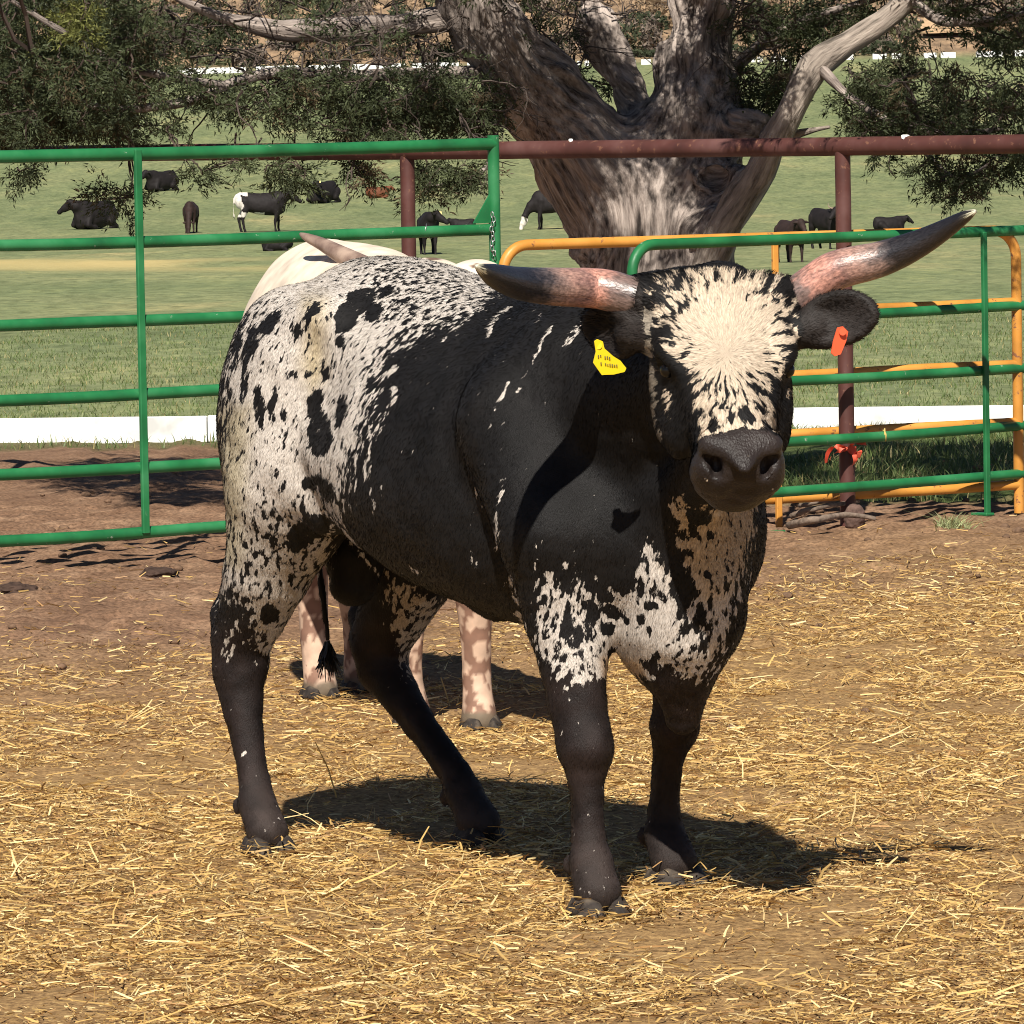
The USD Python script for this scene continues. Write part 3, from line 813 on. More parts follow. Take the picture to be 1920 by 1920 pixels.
# foliage: sprays of small scale leaves, gathered in clumps along hanging twigs
FB = [  # cx, cy, rx, ry, clumps, D low, D high
    (60, 60, 120, 95, 130, 27.6, 29.5), (195, 55, 95, 90, 105, 27.6, 29.5), (55, 170, 120, 80, 115, 27.4, 29.3), (180, 175, 105, 65, 95, 27.4, 29.2), (30, 240, 90, 30, 30, 27.3, 28.5), (270, 90, 60, 60, 22, 27.8, 29.0), (130, 230, 80, 30, 18, 27.4, 28.6),
    (430, 175, 50, 40, 15, 27.8, 28.6), (350, 160, 60, 45, 14, 27.8, 28.6), (540, 180, 60, 55, 24, 27.8, 28.8), (640, 190, 70, 65, 38, 27.8, 28.8), (740, 185, 70, 65, 40, 27.8, 28.8), (825, 185, 60, 60, 42, 27.9, 28.8), (905, 195, 45, 60, 26, 28.0, 28.8), (240, 235, 40, 25, 6, 27.6, 28.3), (330, 240, 40, 20, 4, 27.6, 28.3),
    (50, 318, 16, 22, 5, 27.6, 27.9), (235, 385, 26, 24, 5, 27.5, 27.8), (190, 362, 12, 18, 4, 27.5, 27.8), (375, 322, 18, 24, 4, 27.7, 28.0), (455, 308, 14, 10, 2, 27.7, 28.0), (548, 328, 36, 20, 9, 27.7, 28.1), (505, 312, 18, 12, 3, 27.7, 28.0), (670, 316, 34, 16, 7, 27.8, 28.2), (700, 330, 14, 10, 2, 27.8, 28.2), (815, 330, 45, 26, 13, 27.8, 28.2), (890, 345, 12, 22, 4, 27.9, 28.2), (800, 368, 14, 14, 3, 27.9, 28.1), (870, 320, 30, 16, 5, 27.9, 28.2),
    (650, 60, 120, 60, 12, 28.0, 29.0), (850, 60, 60, 60, 8, 28.4, 29.0), (400, 30, 90, 40, 12, 28.0, 29.0), (1020, 30, 60, 60, 14, 28.6, 29.4), (1060, 120, 40, 60, 4, 29.2, 29.6), (1130, 180, 40, 40, 4, 29.2, 29.6),
    (1400, 165, 30, 45, 10, 28.7, 29.3), (1455, 180, 40, 55, 22, 28.6, 29.3), (1430, 40, 60, 50, 16, 28.6, 29.4), (1520, 40, 60, 40, 18, 28.5, 29.4), (1490, 110, 40, 35, 12, 28.6, 29.3), (1600, 30, 50, 30, 12, 28.4, 29.2), (1600, 190, 30, 40, 9, 27.9, 28.6), (1655, 160, 50, 50, 24, 27.8, 28.6), (1640, 235, 40, 35, 14, 27.7, 28.3),
    (1715, 95, 26, 40, 8, 27.9, 28.5), (1690, 200, 40, 35, 12, 27.7, 28.3), (1730, 235, 55, 30, 18, 27.5, 28.2), (1800, 190, 40, 55, 24, 27.5, 28.2), (1830, 245, 50, 30, 14, 27.4, 28.0), (1895, 190, 40, 60, 18, 27.4, 28.2), (1880, 60, 60, 40, 16, 27.8, 28.6), (1800, 20, 50, 20, 6, 27.8, 28.6), (1745, 312, 30, 18, 8, 27.5, 27.9), (1800, 340, 50, 20, 13, 27.5, 27.9), (1785, 362, 26, 8, 3, 27.5, 27.8), (1870, 305, 45, 26, 13, 27.5, 27.9), (1910, 290, 20, 20, 4, 27.5, 27.9), (1650, 290, 20, 8, 2, 27.6, 28.0),
    # above the picture
    (1010, -210, 50, 40, 70, 26.9, 27.6), (1320, -200, 40, 40, 60, 26.9, 27.5), (1330, -120, 40, 40, 60, 27.4, 27.9), (1390, -230, 50, 40, 70, 26.8, 27.5), (1330, -330, 45, 35, 55, 26.3, 27.0), (1420, -420, 50, 40, 50, 25.8, 26.5), (1060, -330, 30, 30, 40, 26.3, 26.9), (960, -90, 50, 30, 50, 27.4, 28.0), (1440, -90, 30, 30, 30, 27.6, 28.0),
    (120, -90, 200, 70, 60, 27.6, 29.5), (500, -90, 200, 70, 60, 27.6, 29.3), (900, -110, 200, 80, 60, 27.3, 29.0), (1370, -140, 100, 80, 50, 26.9, 28.6), (1330, -260, 170, 70, 34, 26.8, 28.2), (1000, -300, 60, 70, 80, 27.2, 27.9), (1130, -380, 70, 60, 90, 27.2, 27.9), (1270, -310, 50, 60, 75, 27.2, 27.9), (1340, -430, 60, 60, 70, 27.2, 27.9), (1060, -470, 60, 50, 60, 27.2, 27.9), (1720, -115, 270, 55, 300, 24.9, 27.2), (1720, -75, 250, 40, 170, 28.3, 28.9), (165, -125, 150, 55, 260, 25.5, 26.6), (1580, -110, 130, 60, 110, 28.7, 29.5), (1840, -100, 150, 60, 150, 27.3, 28.8), (1880, -220, 180, 80, 170, 26.8, 28.4), (1000, -260, 160, 90, 40, 27.2, 28.6), (1420, -330, 110, 70, 40, 24.6, 26.0)]
r_ = np.random.default_rng(23)
cl_c, cl_r = [], []
for cx, cy, rx, ry, n, d0, d1 in FB:
    n = int(n * (1.2 if cy > -50 and n > 14 else 1.0))
    a = r_.uniform(0, 2 * np.pi, n); q = np.sqrt(r_.uniform(0, 1, n))
    for x, y, D in zip(cx + rx * q * np.cos(a), cy + ry * q * np.sin(a), r_.uniform(d0, d1, n)):
        cl_c.append(at(x, y, D)); cl_r.append(r_.uniform(0.035, 0.085))
cl_c, cl_r = np.array(cl_c), np.array(cl_r)
NL = 150
leaf_v, leaf_col = [], []
N = len(cl_c)
# each clump: three or four drooping sprays
spr = r_.normal(0, 1, (N, 5, 3)); spr[:, :, 2] = spr[:, :, 2] * 0.7 - 0.45
spr /= np.linalg.norm(spr, axis=2, keepdims=True)
which = r_.integers(0, 5, (N, NL))
tt = r_.uniform(0.1, 1.25, (N, NL))
sd = np.take_along_axis(spr, which[:, :, None].repeat(3, 2), 1)
pos = cl_c[:, None] + sd * (tt * cl_r[:, None] * 1.6)[:, :, None] + r_.normal(0, 0.010, (N, NL, 3))
ld = sd + r_.normal(0, 0.55, (N, NL, 3)); ld /= np.linalg.norm(ld, axis=2, keepdims=True)
lw = np.cross(ld, r_.normal(0, 1, (N, NL, 3))); lw /= np.linalg.norm(lw, axis=2, keepdims=True)
ll = r_.uniform(0.014, 0.032, (N, NL, 1)); ww = ll * r_.uniform(0.28, 0.42, (N, NL, 1))
tri = np.stack([pos + lw * ww * 0.42, pos + ld * ll * 1.1, pos - lw * ww * 0.42 + ld * ll * 0.15], 2).reshape(-1, 3, 3)
lv = tri.reshape(-1, 3)
lf = np.arange(3 * len(tri)).reshape(-1, 3)
tone = np.repeat(r_.uniform(0.65, 1.35, N), NL) * r_.uniform(0.75, 1.25, N * NL)
dry = np.repeat(r_.uniform(0, 1, N) < 0.10, NL)
base = np.where(dry[:, None], [0.10, 0.075, 0.04], [0.056, 0.068, 0.030]) * tone[:, None]
yl = np.repeat((np.abs(proj(cl_c)[0] - 125) < 45) & (np.abs(proj(cl_c)[1] - 40) < 45), NL)
base[yl] = np.array([0.14, 0.145, 0.04]) * tone[yl][:, None]
leaf_mat = mat('juniper_leaf', {
    'c': ('attribute', {'attribute': 'col'}), 'p': ('principled_bsdf', {'roughness': 0.6, 'specular_ior_level': 0.25}), 't': ('translucent_bsdf', {}), 'm': ('mix_closure', {'fac': 0.22})},
    [('c.vector', 'p.base_color'), ('c.vector', 't.color'), ('p.BSDF', 'm.closure1'), ('t.BSDF', 'm.closure2')], surface='m.closure')
put('foliage', (lv, lf), leaf_mat, tree, attrs={'col': np.repeat(base, 3, 0)}, kind='stuff')

# twigs: every clump hangs from a neighbour nearer to the limbs; dead ones stand bare
limb_pts = np.vstack([tv[::60]] + [curve([T(x, y, D) for x, y, r, D in pts], 30) for pts in (
    [(905, 25, 30, 28.6), (680, 55, 24, 28.4), (490, 52, 20, 28.25), (260, -50, 6, 28.0)], [(990, 160, 18, 28.8), (640, 142, 12, 28.4), (410, 165, 12, 28.2), (120, 180, 6, 27.9)], [(420, 160, 9, 28.2), (250, 130, 8, 27.9), (20, 0, 5, 27.7)],
    [(1360, 150, 16, 29.0), (1500, 40, 10, 28.8), (1700, -20, 6, 28.6)], [(1530, 112, 14, 28.2), (1620, 200, 9, 28.0), (1880, 240, 4, 27.7)], [(1700, -10, 12, 28.2), (1940, 20, 8, 27.9)], [(1700, 240, 6, 27.9), (1790, 330, 4, 27.7), (1850, 310, 3, 27.6)], [(930, 255, 6, 28.6), (860, 345, 5, 28.1), (800, 350, 4, 28.0)], [(1640, 50, 30, 28.2), (1900, -190, 15, 28.2)])])
kd = cKDTree(limb_pts)
dist = kd.query(cl_c)[0]
order = np.argsort(dist)
tw, net = [], [limb_pts]
known = list(limb_pts); kcount = 0
tree_kd, added = cKDTree(limb_pts), []
for k, ci in enumerate(order):
    if k % 60 == 0 and added:
        tree_kd = cKDTree(np.vstack([limb_pts] + added))
        pool = np.vstack([limb_pts] + added)
    elif k == 0:
        pool = limb_pts
    d_, j = tree_kd.query(cl_c[ci])
    a, b = pool[j], cl_c[ci]
    m1 = a + (b - a) * 0.45 + r_.normal(0, 0.10 * d_, 3) + np.array([0, 0, 0.06 * d_])
    c = curve([a, m1, b], 8)
    c[1:-1] += r_.normal(0, 0.02 * d_ + 0.002, (6, 3))
    r0 = min(0.012, 0.004 + 0.008 * d_)
    tw.append(tube(c, np.linspace(r0, 0.0022, 8), 3, False))
    added.append(c[3:])
put('twigs', join(tw), mat('twig', {'p': ('principled_bsdf', {'base_color': (0.075, 0.055, 0.045), 'roughness': 0.9, 'specular_ior_level': 0.1})}, []), tree, kind='stuff')
dt = []


def deadtwig(p, d, L, r, depth):
    n = 6
    pts = [p]
    for k in range(n):
        d = d + r_.normal(0, 0.28, 3); d /= np.linalg.norm(d)
        pts.append(pts[-1] + d * L / n)
    dt.append(tube(np.array(pts), np.linspace(r, r * 0.45, n + 1), 4, False))
    if depth:
        for k in range(r_.integers(2, 4)):
            j = r_.integers(2, n + 1)
            deadtwig(pts[j], d + r_.normal(0, 0.7, 3), L * r_.uniform(0.4, 0.7), r * 0.6, depth - 1)


for x0, x1, y0, y1, n, d0, d1 in [(280, 560, -20, 110, 34, 28.0, 28.6), (560, 880, -20, 130, 44, 28.1, 28.7), (600, 720, 90, 140, 8, 27.8, 28.2), (1020, 1160, -10, 140, 26, 28.9, 29.5), (1390, 1560, -10, 120, 26, 28.5, 29.3), (1600, 1920, -10, 60, 12, 27.9, 28.6), (1600, 1860, 150, 260, 14, 27.6, 28.2), (700, 930, 150, 250, 12, 27.8, 28.5), (380, 700, 150, 260, 10, 27.8, 28.5)]:
    for k in range(n):
        p = at(r_.uniform(x0, x1), r_.uniform(y0, y1), r_.uniform(d0, d1))
        d = np.array([r_.normal(0, 1), r_.normal(-0.2, 0.6), r_.normal(-0.2, 0.7)]); d /= np.linalg.norm(d)
        deadtwig(p, d, r_.uniform(0.12, 0.32), r_.uniform(0.0035, 0.007), 2)
put('bare_twigs', join(dt), mat('bare_twig', {'i': ('geometry', {}), 'r': ('rgb_ramp', {'ramp': [(0.0, (0.08, 0.062, 0.052)), (0.6, (0.19, 0.15, 0.125)), (1.0, (0.42, 0.37, 0.33))]}), 'p': ('principled_bsdf', {'roughness': 0.9, 'specular_ior_level': 0.15})},
                              [('i.random_per_island', 'r.fac'), ('r.color', 'p.base_color')]), tree, kind='stuff')

# ---------------------------------------------------------------- the other cattle
def cow_sdf(pose='stand', head='fwd', size=1.0, hump=0.0):
    slope = head == 'drop'
    ns, nr = (0.50, 0.42) if slope else (1.0, 1.0)
    """A small animal in its own frame: x forward, y to its left, z up, feet on z = 0."""
    lie = pose == 'lie'
    dz = -0.47 if lie else 0.0
    S = np.array([[-0.80, 1.10, 0.90, 0.05], [-0.74, 1.21, 0.78, 0.14], [-0.62, 1.27, 0.72, 0.20], [-0.40, 1.27, 0.66, 0.255], [-0.1, 1.235, 0.57, 0.30], [0.2, 1.24, 0.54, 0.295], [0.45, 1.29, 0.53, 0.235], [0.62, 1.26, 0.56, 0.18], [0.74, 1.12, 0.66, 0.09]])
    if slope:
        S[:4, 1] += 0.012; S[:4, 3] += [0.03, 0.05, 0.055, 0.035]; S[4, 1] += 0.025; S[5:, 1] -= [0.0, 0.045, 0.06, 0.02]
    S[:, 1:3] += dz
    if lie:
        S[:, 2] = np.maximum(S[:, 2] - 0.10, 0.02); S[:, 3] *= 1.22
    I = [PchipInterpolator(S[:, 0], S[:, k]) for k in (1, 2, 3)]
    J = []
    V = lambda *a: np.array(a, float)
    if not lie:
        for s, o in ((ns, 0.05), (-ns, -0.06)):
            J.append([(V(0.46, s * 0.15, 0.95), 0.13), (V(0.50, s * 0.16, 0.66), 0.085), (V(0.50 + o, s * 0.155, 0.36), 0.050), (V(0.49 + o, s * 0.155, 0.14), 0.036), (V(0.52 + o, s * 0.155, 0.03), 0.048)])
            s = math.copysign(nr, s)
            J.append([(V(-0.50, s * 0.14, 0.98), 0.16), (V(-0.50, s * 0.18, 0.72), 0.12), (V(-0.64 - o, s * 0.175, 0.44), 0.058), (V(-0.60 - o, s * 0.175, 0.16), 0.038), (V(-0.56 - o, s * 0.175, 0.03), 0.048)])
    else:
        for s in (1, -1):
            J.append([(V(0.45, s * 0.20, 0.40), 0.13), (V(0.60, s * 0.26, 0.14), 0.075), (V(0.42, s * 0.30, 0.07), 0.05), (V(0.25, s * 0.28, 0.05), 0.045)])
            J.append([(V(-0.50, s * 0.22, 0.42), 0.19), (V(-0.25, s * 0.34, 0.22), 0.12), (V(-0.50, s * 0.38, 0.08), 0.06), (V(-0.25, s * 0.36, 0.05), 0.045)])
    heads = {'fwd': ([(0.50, 0, 1.05, 0.20), (0.76, 0, 1.12, 0.155), (0.90, 0, 1.20, 0.12)], (0.92, 0, 1.21), (0.80, 0, -0.60)),
             'low': ([(0.50, 0, 1.05, 0.19), (0.80, 0, 0.80, 0.13), (0.98, 0, 0.48, 0.10)], (1.0, 0, 0.44), (0.35, 0, -0.93)),
             'left': ([(0.50, 0, 1.05, 0.20), (0.74, 0.06, 1.13, 0.15), (0.83, 0.16, 1.21, 0.12)], (0.84, 0.18, 1.22), (0.30, 0.75, -0.58)),
             'right': ([(0.50, 0, 1.05, 0.20), (0.74, -0.06, 1.13, 0.15), (0.83, -0.16, 1.21, 0.12)], (0.84, -0.18, 1.22), (0.30, -0.75, -0.58)),
             'drop': ([(0.50, 0, 1.0, 0.19), (0.80, -0.02, 1.08, 0.135), (0.98, -0.04, 1.14, 0.11)], (1.0, -0.04, 1.14), (0.70, 0.15, -0.70))}
    nk, ho, hv = heads[head]
    hv = V(*hv); hv /= np.linalg.norm(hv)
    ho = V(*ho) + V(0, 0, dz)
    side = np.cross([0, 0, 1.0], hv); side /= np.linalg.norm(side)
    nrm = np.cross(hv, side)
    nrm = nrm if nrm[2] > 0 else -nrm

    def f(p):
        d = loft(p[:, 0], p[:, 1], p[:, 2], -0.80, 0.74, I[2], I[0], I[1], 2.15, 0.15)
        d = smin(d, sd_leg(p, [(V(*q[:3]) + V(0, 0, dz), q[3]) for q in nk], 0.05), 0.08)
        d = smin(d, cone(p, V(0.66, 0, 0.74 + dz), V(nk[1][0], nk[1][1], nk[1][2] - 0.16 + dz), 0.09, 0.06), 0.07)
        if hump:
            d = smin(d, ell(p, (0.40, 0, 1.26 + dz), (0.22, 0.12, hump)), 0.06)
        for L in J:
            d = smin(d, sd_leg(p, L), 0.05)
        h = smin(cone(p, ho, ho + hv * 0.22 - nrm * 0.01, 0.105, 0.088), cone(p, ho + hv * 0.22 - nrm * 0.01, ho + hv * 0.40 - nrm * 0.02, 0.082, 0.066), 0.03)
        h = smin(h, cone(p, ho + hv * 0.10 - nrm * 0.07, ho + hv * 0.24 - nrm * 0.07, 0.085, 0.06), 0.03)
        for s in (1, -1):
            a = ho + side * s * 0.09 - hv * 0.02
            b = a + side * s * 0.17 - hv * 0.01 + np.array([0, 0, -0.03])
            h = smin(h, cone(p, a, (a + b) / 2, 0.026, 0.042), 0.02)
            h = smin(h, cone(p, (a + b) / 2, b, 0.042, 0.014), 0.02)
        d = smin(d, h, 0.04)
        if not lie:
            d = smin(d, sd_leg(p, [(V(-0.76, 0, 1.18), 0.035), (V(-0.84, 0, 1.05), 0.026), (V(-0.85, 0.01, 0.70), 0.018), (V(-0.84, 0.01, 0.50), 0.022), (V(-0.84, 0.01, 0.36), 0.012)], 0.02), 0.03)
        return d
    return f, ho, hv, side, nrm


COWMAT = attr_mat('cattle_hide', rough=0.7, spec=0.2, bump=0.2, scale=14.0, lo=0.8, hi=1.25)
HORN2 = mat('pale_horn', {'g': ('geometry', {}), 'n': ('noise_texture', {'scale': 18.0, 'detail': 3.0}), 'r': ('rgb_ramp', {'ramp': [(0.35, (0.17, 0.11, 0.085)), (0.65, (0.36, 0.26, 0.20))]}), 'p': ('principled_bsdf', {'roughness': 0.5})}, [('g.position', 'n.vector'), ('n.fac', 'r.fac'), ('r.color', 'p.base_color')])
SHAPES = {}
BLACK, BROWN, WHITEH = np.array([0.014, 0.011, 0.011]), np.array([0.13, 0.045, 0.022]), np.array([0.62, 0.56, 0.50])


def cow(loc, yaw, pose, head, size, colour, label, horns=0.0, tagged=False, group=None, h=0.03, name='cow', cat='cow'):
    key = (pose, head, h)
    if key not in SHAPES:
        f, *fr = cow_sdf(pose, head)
        v, fc = surface(f, (-1.05, -0.75, 0.003), (1.55, 0.75, 1.62), h, 4)
        v = relax(v, fc, 1)
        v = v + normals(v, fc) * ((meshkit.fbm(v * 6, 2, 4) - 0.5) * 0.02)[:, None]
        SHAPES[key] = (v, fc, fr)
    v, fc, (ho, hv, side, nrm) = SHAPES[key]
    c, s = math.cos(yaw), math.sin(yaw)
    M = np.array([[c, -s, 0], [s, c, 0], [0, 0, 1.0]])
    t = Thing(name, loc, label, cat, group)
    W = lambda q: (np.asarray(q) * size) @ M.T + np.asarray(loc)
    put('body', (W(v), fc), COWMAT, t, smooth=True, attrs={'col': colour(v, ho, hv)})
    if horns:
        for sg in (1, -1):
            b0 = ho + side * sg * 0.08 - hv * 0.03 + nrm * 0.03
            pts = np.array([b0, b0 + side * sg * 0.5 * horns + nrm * 0.03, b0 + side * sg * 0.8 * horns + np.array([0, 0, 0.32 * horns]), b0 + side * sg * 0.86 * horns + np.array([0, 0, 0.65 * horns])])
            put('horn', tube(W(curve(pts, 14)), np.linspace(0.032, 0.006, 14) * size, 8), HORN2, t, smooth=True)
    if tagged:
        q = ho + side * 0.20 - hv * 0.02 + hv * 0.05 + nrm * 0.05
        put('ear_tag', (box((0.06, 0.02, 0.07), W(q))), mat_tag, t)
    return t


mat_tag = mat('pale_tag', {'p': ('principled_bsdf', {'base_color': (0.75, 0.6, 0.25), 'roughness': 0.5})}, [])


def solid(col, leg=None):
    return lambda v, ho, hv: np.tile(col, (len(v), 1)) * (0.8 + 0.4 * meshkit.fbm(v * 5, 2, 3))[:, None]


def rump_white(v, ho, hv):
    c = np.tile(BLACK, (len(v), 1))
    n = (meshkit.fbm(v * 7, 2, 9) - 0.5) * 0.25
    w = ((v[:, 0] + n < -0.60) & (v[:, 2] > 0.50)) | ((v[:, 2] + n * 0.5 < 0.64) & (v[:, 2] > 0.5) & (v[:, 0] < 0.1)) | ((v[:, 2] > 1.17 - n * 0.3) & (v[:, 0] < -0.42) & (v[:, 0] > -0.56))
    c[w] = WHITEH
    return c


def face_white(v, ho, hv):
    c = np.tile(BLACK, (len(v), 1))
    c[((v - ho) @ hv > 0.02) & (np.linalg.norm(v - ho - hv * 0.2, axis=1) < 0.30)] = WHITEH
    return c


def field_at(px, py):
    """The point of the pasture that shows at this pixel."""
    d = ray(px, py)
    D = np.linspace(36, 329, 3000)
    q = EYE + d[None] * (D / d[1])[:, None]
    k = np.argmax(q[:, 2] < field_z(q[:, 0], q[:, 1]))
    return np.array([q[k, 0], q[k, 1], field_z(q[k:k + 1, 0], q[k:k + 1, 1])[0]])


# px, py of the feet, height in pixels, yaw in degrees (0 faces picture right, 90 faces away, 270 faces the viewer)
DK = solid(BLACK * 0.9)
for px, py, hp, yaw, pose, head, colr, lab, horns, tg in [
        (178, 429, 58, 234, 'lie', 'right', DK, 'black cow lying in the pasture, leftmost of the herd', 0, False),
        (303, 358, 42, 232, 'lie', 'fwd', DK, 'black cow lying half hidden behind the upright of the tall green gate', 0, False),
        (358, 437, 60, 268, 'stand', 'low', solid(np.array([0.03, 0.017, 0.014])), 'dark brown calf standing head down facing the viewer', 0, False),
        (490, 435, 78, 4, 'stand', 'fwd', rump_white, 'black cow with a white rump standing side on, facing right', 0, False),
        (606, 380, 45, 240, 'lie', 'left', DK, 'black cow with a pale ear tag lying left of the brown fence post', 0, True),
        (708, 371, 24, 10, 'lie', 'fwd', solid(BROWN), 'small red brown calf lying far off in the pasture', 0, False),
        (804, 478, 84, 275, 'stand', 'left', DK, 'black cow standing close behind the brown post seen above and below the green rail', 0, True),
        (868, 433, 26, 180, 'lie', 'right', DK, 'black calf lying behind the corner brace of the tall green gate', 0, False),
        (520, 470, 32, 185, 'lie', 'fwd', DK, 'black calf lying just above the back of the pale cow', 0, False),
        (1042, 430, 74, 186, 'stand', 'low', face_white, 'black cow with a white face grazing left of the tree trunk', 0, False),
        (1482, 492, 84, 288, 'stand', 'fwd', solid(np.array([0.03, 0.018, 0.015])), 'dark brown cow standing behind the yellow upright', 0, False),
        (1550, 466, 80, 300, 'stand', 'right', DK, 'black horned cow standing beside the right brown fence post', 0.26, False),
        (1667, 436, 34, 20, 'lie', 'fwd', DK, 'black calf lying under the point of the long horn', 0, False)]:
    q = field_at(px, py)
    full = {'stand': 1.30, 'lie': 0.86}[pose]
    if head == 'low':
        full = 1.27
    size = hp / FPX * q[1] / full
    cow(q - np.array([0, 0, 0.02]), math.radians(yaw), pose, head, size, colr, lab, horns, tg, h=0.032, name='calf' if 'calf' in lab else 'cow', cat='calf' if 'calf' in lab else 'cow')



# ---------------------------------------------------------------- the spotted bull
BO = np.array([-0.04, 14.22, 0.0])
BU, BR = np.array([0.485, -0.8745, 0]), np.array([-0.8745, -0.485, 0])     # forward, towards its right side


def B(f, s, z):
    return BO + f * BU + s * BR + np.array([0, 0, z])


# trunk sections along the body: f, top, bottom, half width
_T = np.array([
    [-0.86, 1.16, 0.92, 0.06], [-0.80, 1.245, 0.84, 0.15], [-0.70, 1.315, 0.79, 0.225], [-0.55, 1.362, 0.78, 0.275], [-0.40, 1.362, 0.75, 0.295],
    [-0.20, 1.335, 0.655, 0.325], [0.05, 1.30, 0.60, 0.345], [0.30, 1.285, 0.57, 0.340], [0.50, 1.305, 0.55, 0.275], [0.68, 1.31, 0.54, 0.222],
    [0.80, 1.29, 0.53, 0.175], [0.92, 1.20, 0.60, 0.12], [0.98, 1.12, 0.72, 0.06]])
_TI = [PchipInterpolator(_T[:, 0], _T[:, k]) for k in (1, 2, 3)]

HP, HM = at(1348, 512, 13.12), at(1394, 848, 12.78)                       # poll, front of the muzzle
HA = HM - HP; HLEN = np.linalg.norm(HA); HA = HA / HLEN
_l = np.array([math.cos(0.07), 0.20, math.tan(0.062)])
HL = _l - (_l @ HA) * HA; HL /= np.linalg.norm(HL)                         # towards picture right (its left)
HN = np.cross(HA, HL)
if HN[1] > 0:
    HN = -HN                                                              # out of the face, towards the viewer
HS = HLEN / 0.52


def H(a, n, l):
    return HP + HS * (a * HA + n * HN + l * HL)


_HT = np.array([  # a, half width, front, back
    [-0.045, 0.07, -0.045, -0.12], [-0.02, 0.125, -0.012, -0.15], [0.04, 0.151, 0.004, -0.18], [0.11, 0.152, 0.010, -0.20], [0.19, 0.147, 0.010, -0.235],
    [0.26, 0.134, 0.004, -0.235], [0.34, 0.103, -0.002, -0.20], [0.41, 0.088, -0.004, -0.185], [0.455, 0.093, -0.002, -0.18],
    [0.495, 0.093, -0.010, -0.175], [0.528, 0.080, -0.030, -0.16], [0.545, 0.05, -0.055, -0.14]])
_HI = [PchipInterpolator(_HT[:, 0], _HT[:, k]) for k in (1, 2, 3)]


def sd_head(p):
    q = (p - HP.astype(np.float32)) / HS
    a, n, l = q @ HA.astype(np.float32), q @ HN.astype(np.float32), q @ HL.astype(np.float32)
    h = np.stack([a, n, l], 1)
    d = loft(a, l, n, -0.045, 0.545, _HI[0], _HI[1], _HI[2], 2.5, -0.0)
    al = np.abs(l)
    hs = np.stack([a, n, al], 1)
    d = smin(d, ell(hs, (0.192, -0.038, 0.121), (0.066, 0.040, 0.036)), 0.03)          # brow
    d = smin(d, ell(hs, (0.24, -0.165, 0.098), (0.14, 0.080, 0.054)), 0.03)            # cheek
    d = smin(d, cone(hs, (0.03, -0.058, 0.12), (0.020, -0.062, 0.158), 0.057, 0.049), 0.035)   # horn root
    d = smin(d, ell(h, (0.50, -0.160, 0.0), (0.042, 0.035, 0.062)), 0.03)              # chin
    d = smin(d, ell(hs, (0.485, -0.095, 0.066), (0.046, 0.062, 0.036)), 0.02)          # lip side
    d = smin(d, ell(hs, (0.478, -0.018, 0.056), (0.036, 0.026, 0.036)), 0.02)          # nostril rim
    d = smin(d, ell(h, (0.41, -0.012, 0.0), (0.16, 0.022, 0.045)), 0.03)               # nose bridge
    # hollows
    d = smax(d, -ell(hs, (0.518, -0.048, 0.052), (0.028, 0.024, 0.012)), 0.010)        # nostril
    d = smax(d, -ell(hs, (0.510, -0.038, 0.066), (0.020, 0.011, 0.014)), 0.010)
    d = smax(d, -ell(hs, (0.236, -0.050, 0.156), (0.026, 0.018, 0.022)), 0.012)        # eye socket
    d = smax(d, -ell(hs, (0.31, -0.05, 0.148), (0.06, 0.035, 0.026)), 0.025)
    g = np.abs(n + 0.125 + 0.10 * (0.53 - a)) - 0.002
    d = smax(d, -np.maximum(np.maximum(g, 0.455 - a), -d - 0.008), 0.004)         # mouth line
    # ears
    for sgn in (1, -1):
        e = ear_frame(sgn)
        q3 = np.stack([(p - e[0].astype(np.float32)) @ e[k].astype(np.float32) for k in (1, 2, 3)], 1) / HS
        L = EAR_L[sgn]
        w = 0.062
        q3[:, 1] += 0.10 * (q3[:, 0] - 0.5 * L) ** 2 / L - 0.012 * sgn
        ee = ell(q3, (0.53 * L, 0, 0), (0.54 * L, w, 0.026))
        ee = smax(ee, -ell(q3, (0.56 * L, 0.004, 0.026), (0.47 * L, w * 0.86, 0.026)), 0.008)
        ee = smin(ee, cone(q3, (-0.03, 0, 0), (0.045, 0, 0), 0.034, 0.028), 0.02)
        d = np.where(ee < 0.12, smin(d, ee, 0.025), np.minimum(d, ee))
    return (d * HS * 0.9).astype(np.float32)


EAR_L = {1: 0.185, -1: 0.165}


def ear_frame(sgn):
    """origin, along, across, facing; sgn 1 is picture right."""
    if sgn == 1:
        o, tip = at(1493, 632, 13.10), at(1652, 585, 13.04)
        face = np.array([0.10, -0.95, 0.12])
    else:
        o, tip = at(1205, 645, 13.10), at(1085, 615, 13.22)
        face = np.array([-0.30, -0.80, -0.25])
    x = tip - o; x /= np.linalg.norm(x)
    z = face - (face @ x) * x; z /= np.linalg.norm(z)
    return o, x, np.cross(z, x), z


LEG = {}


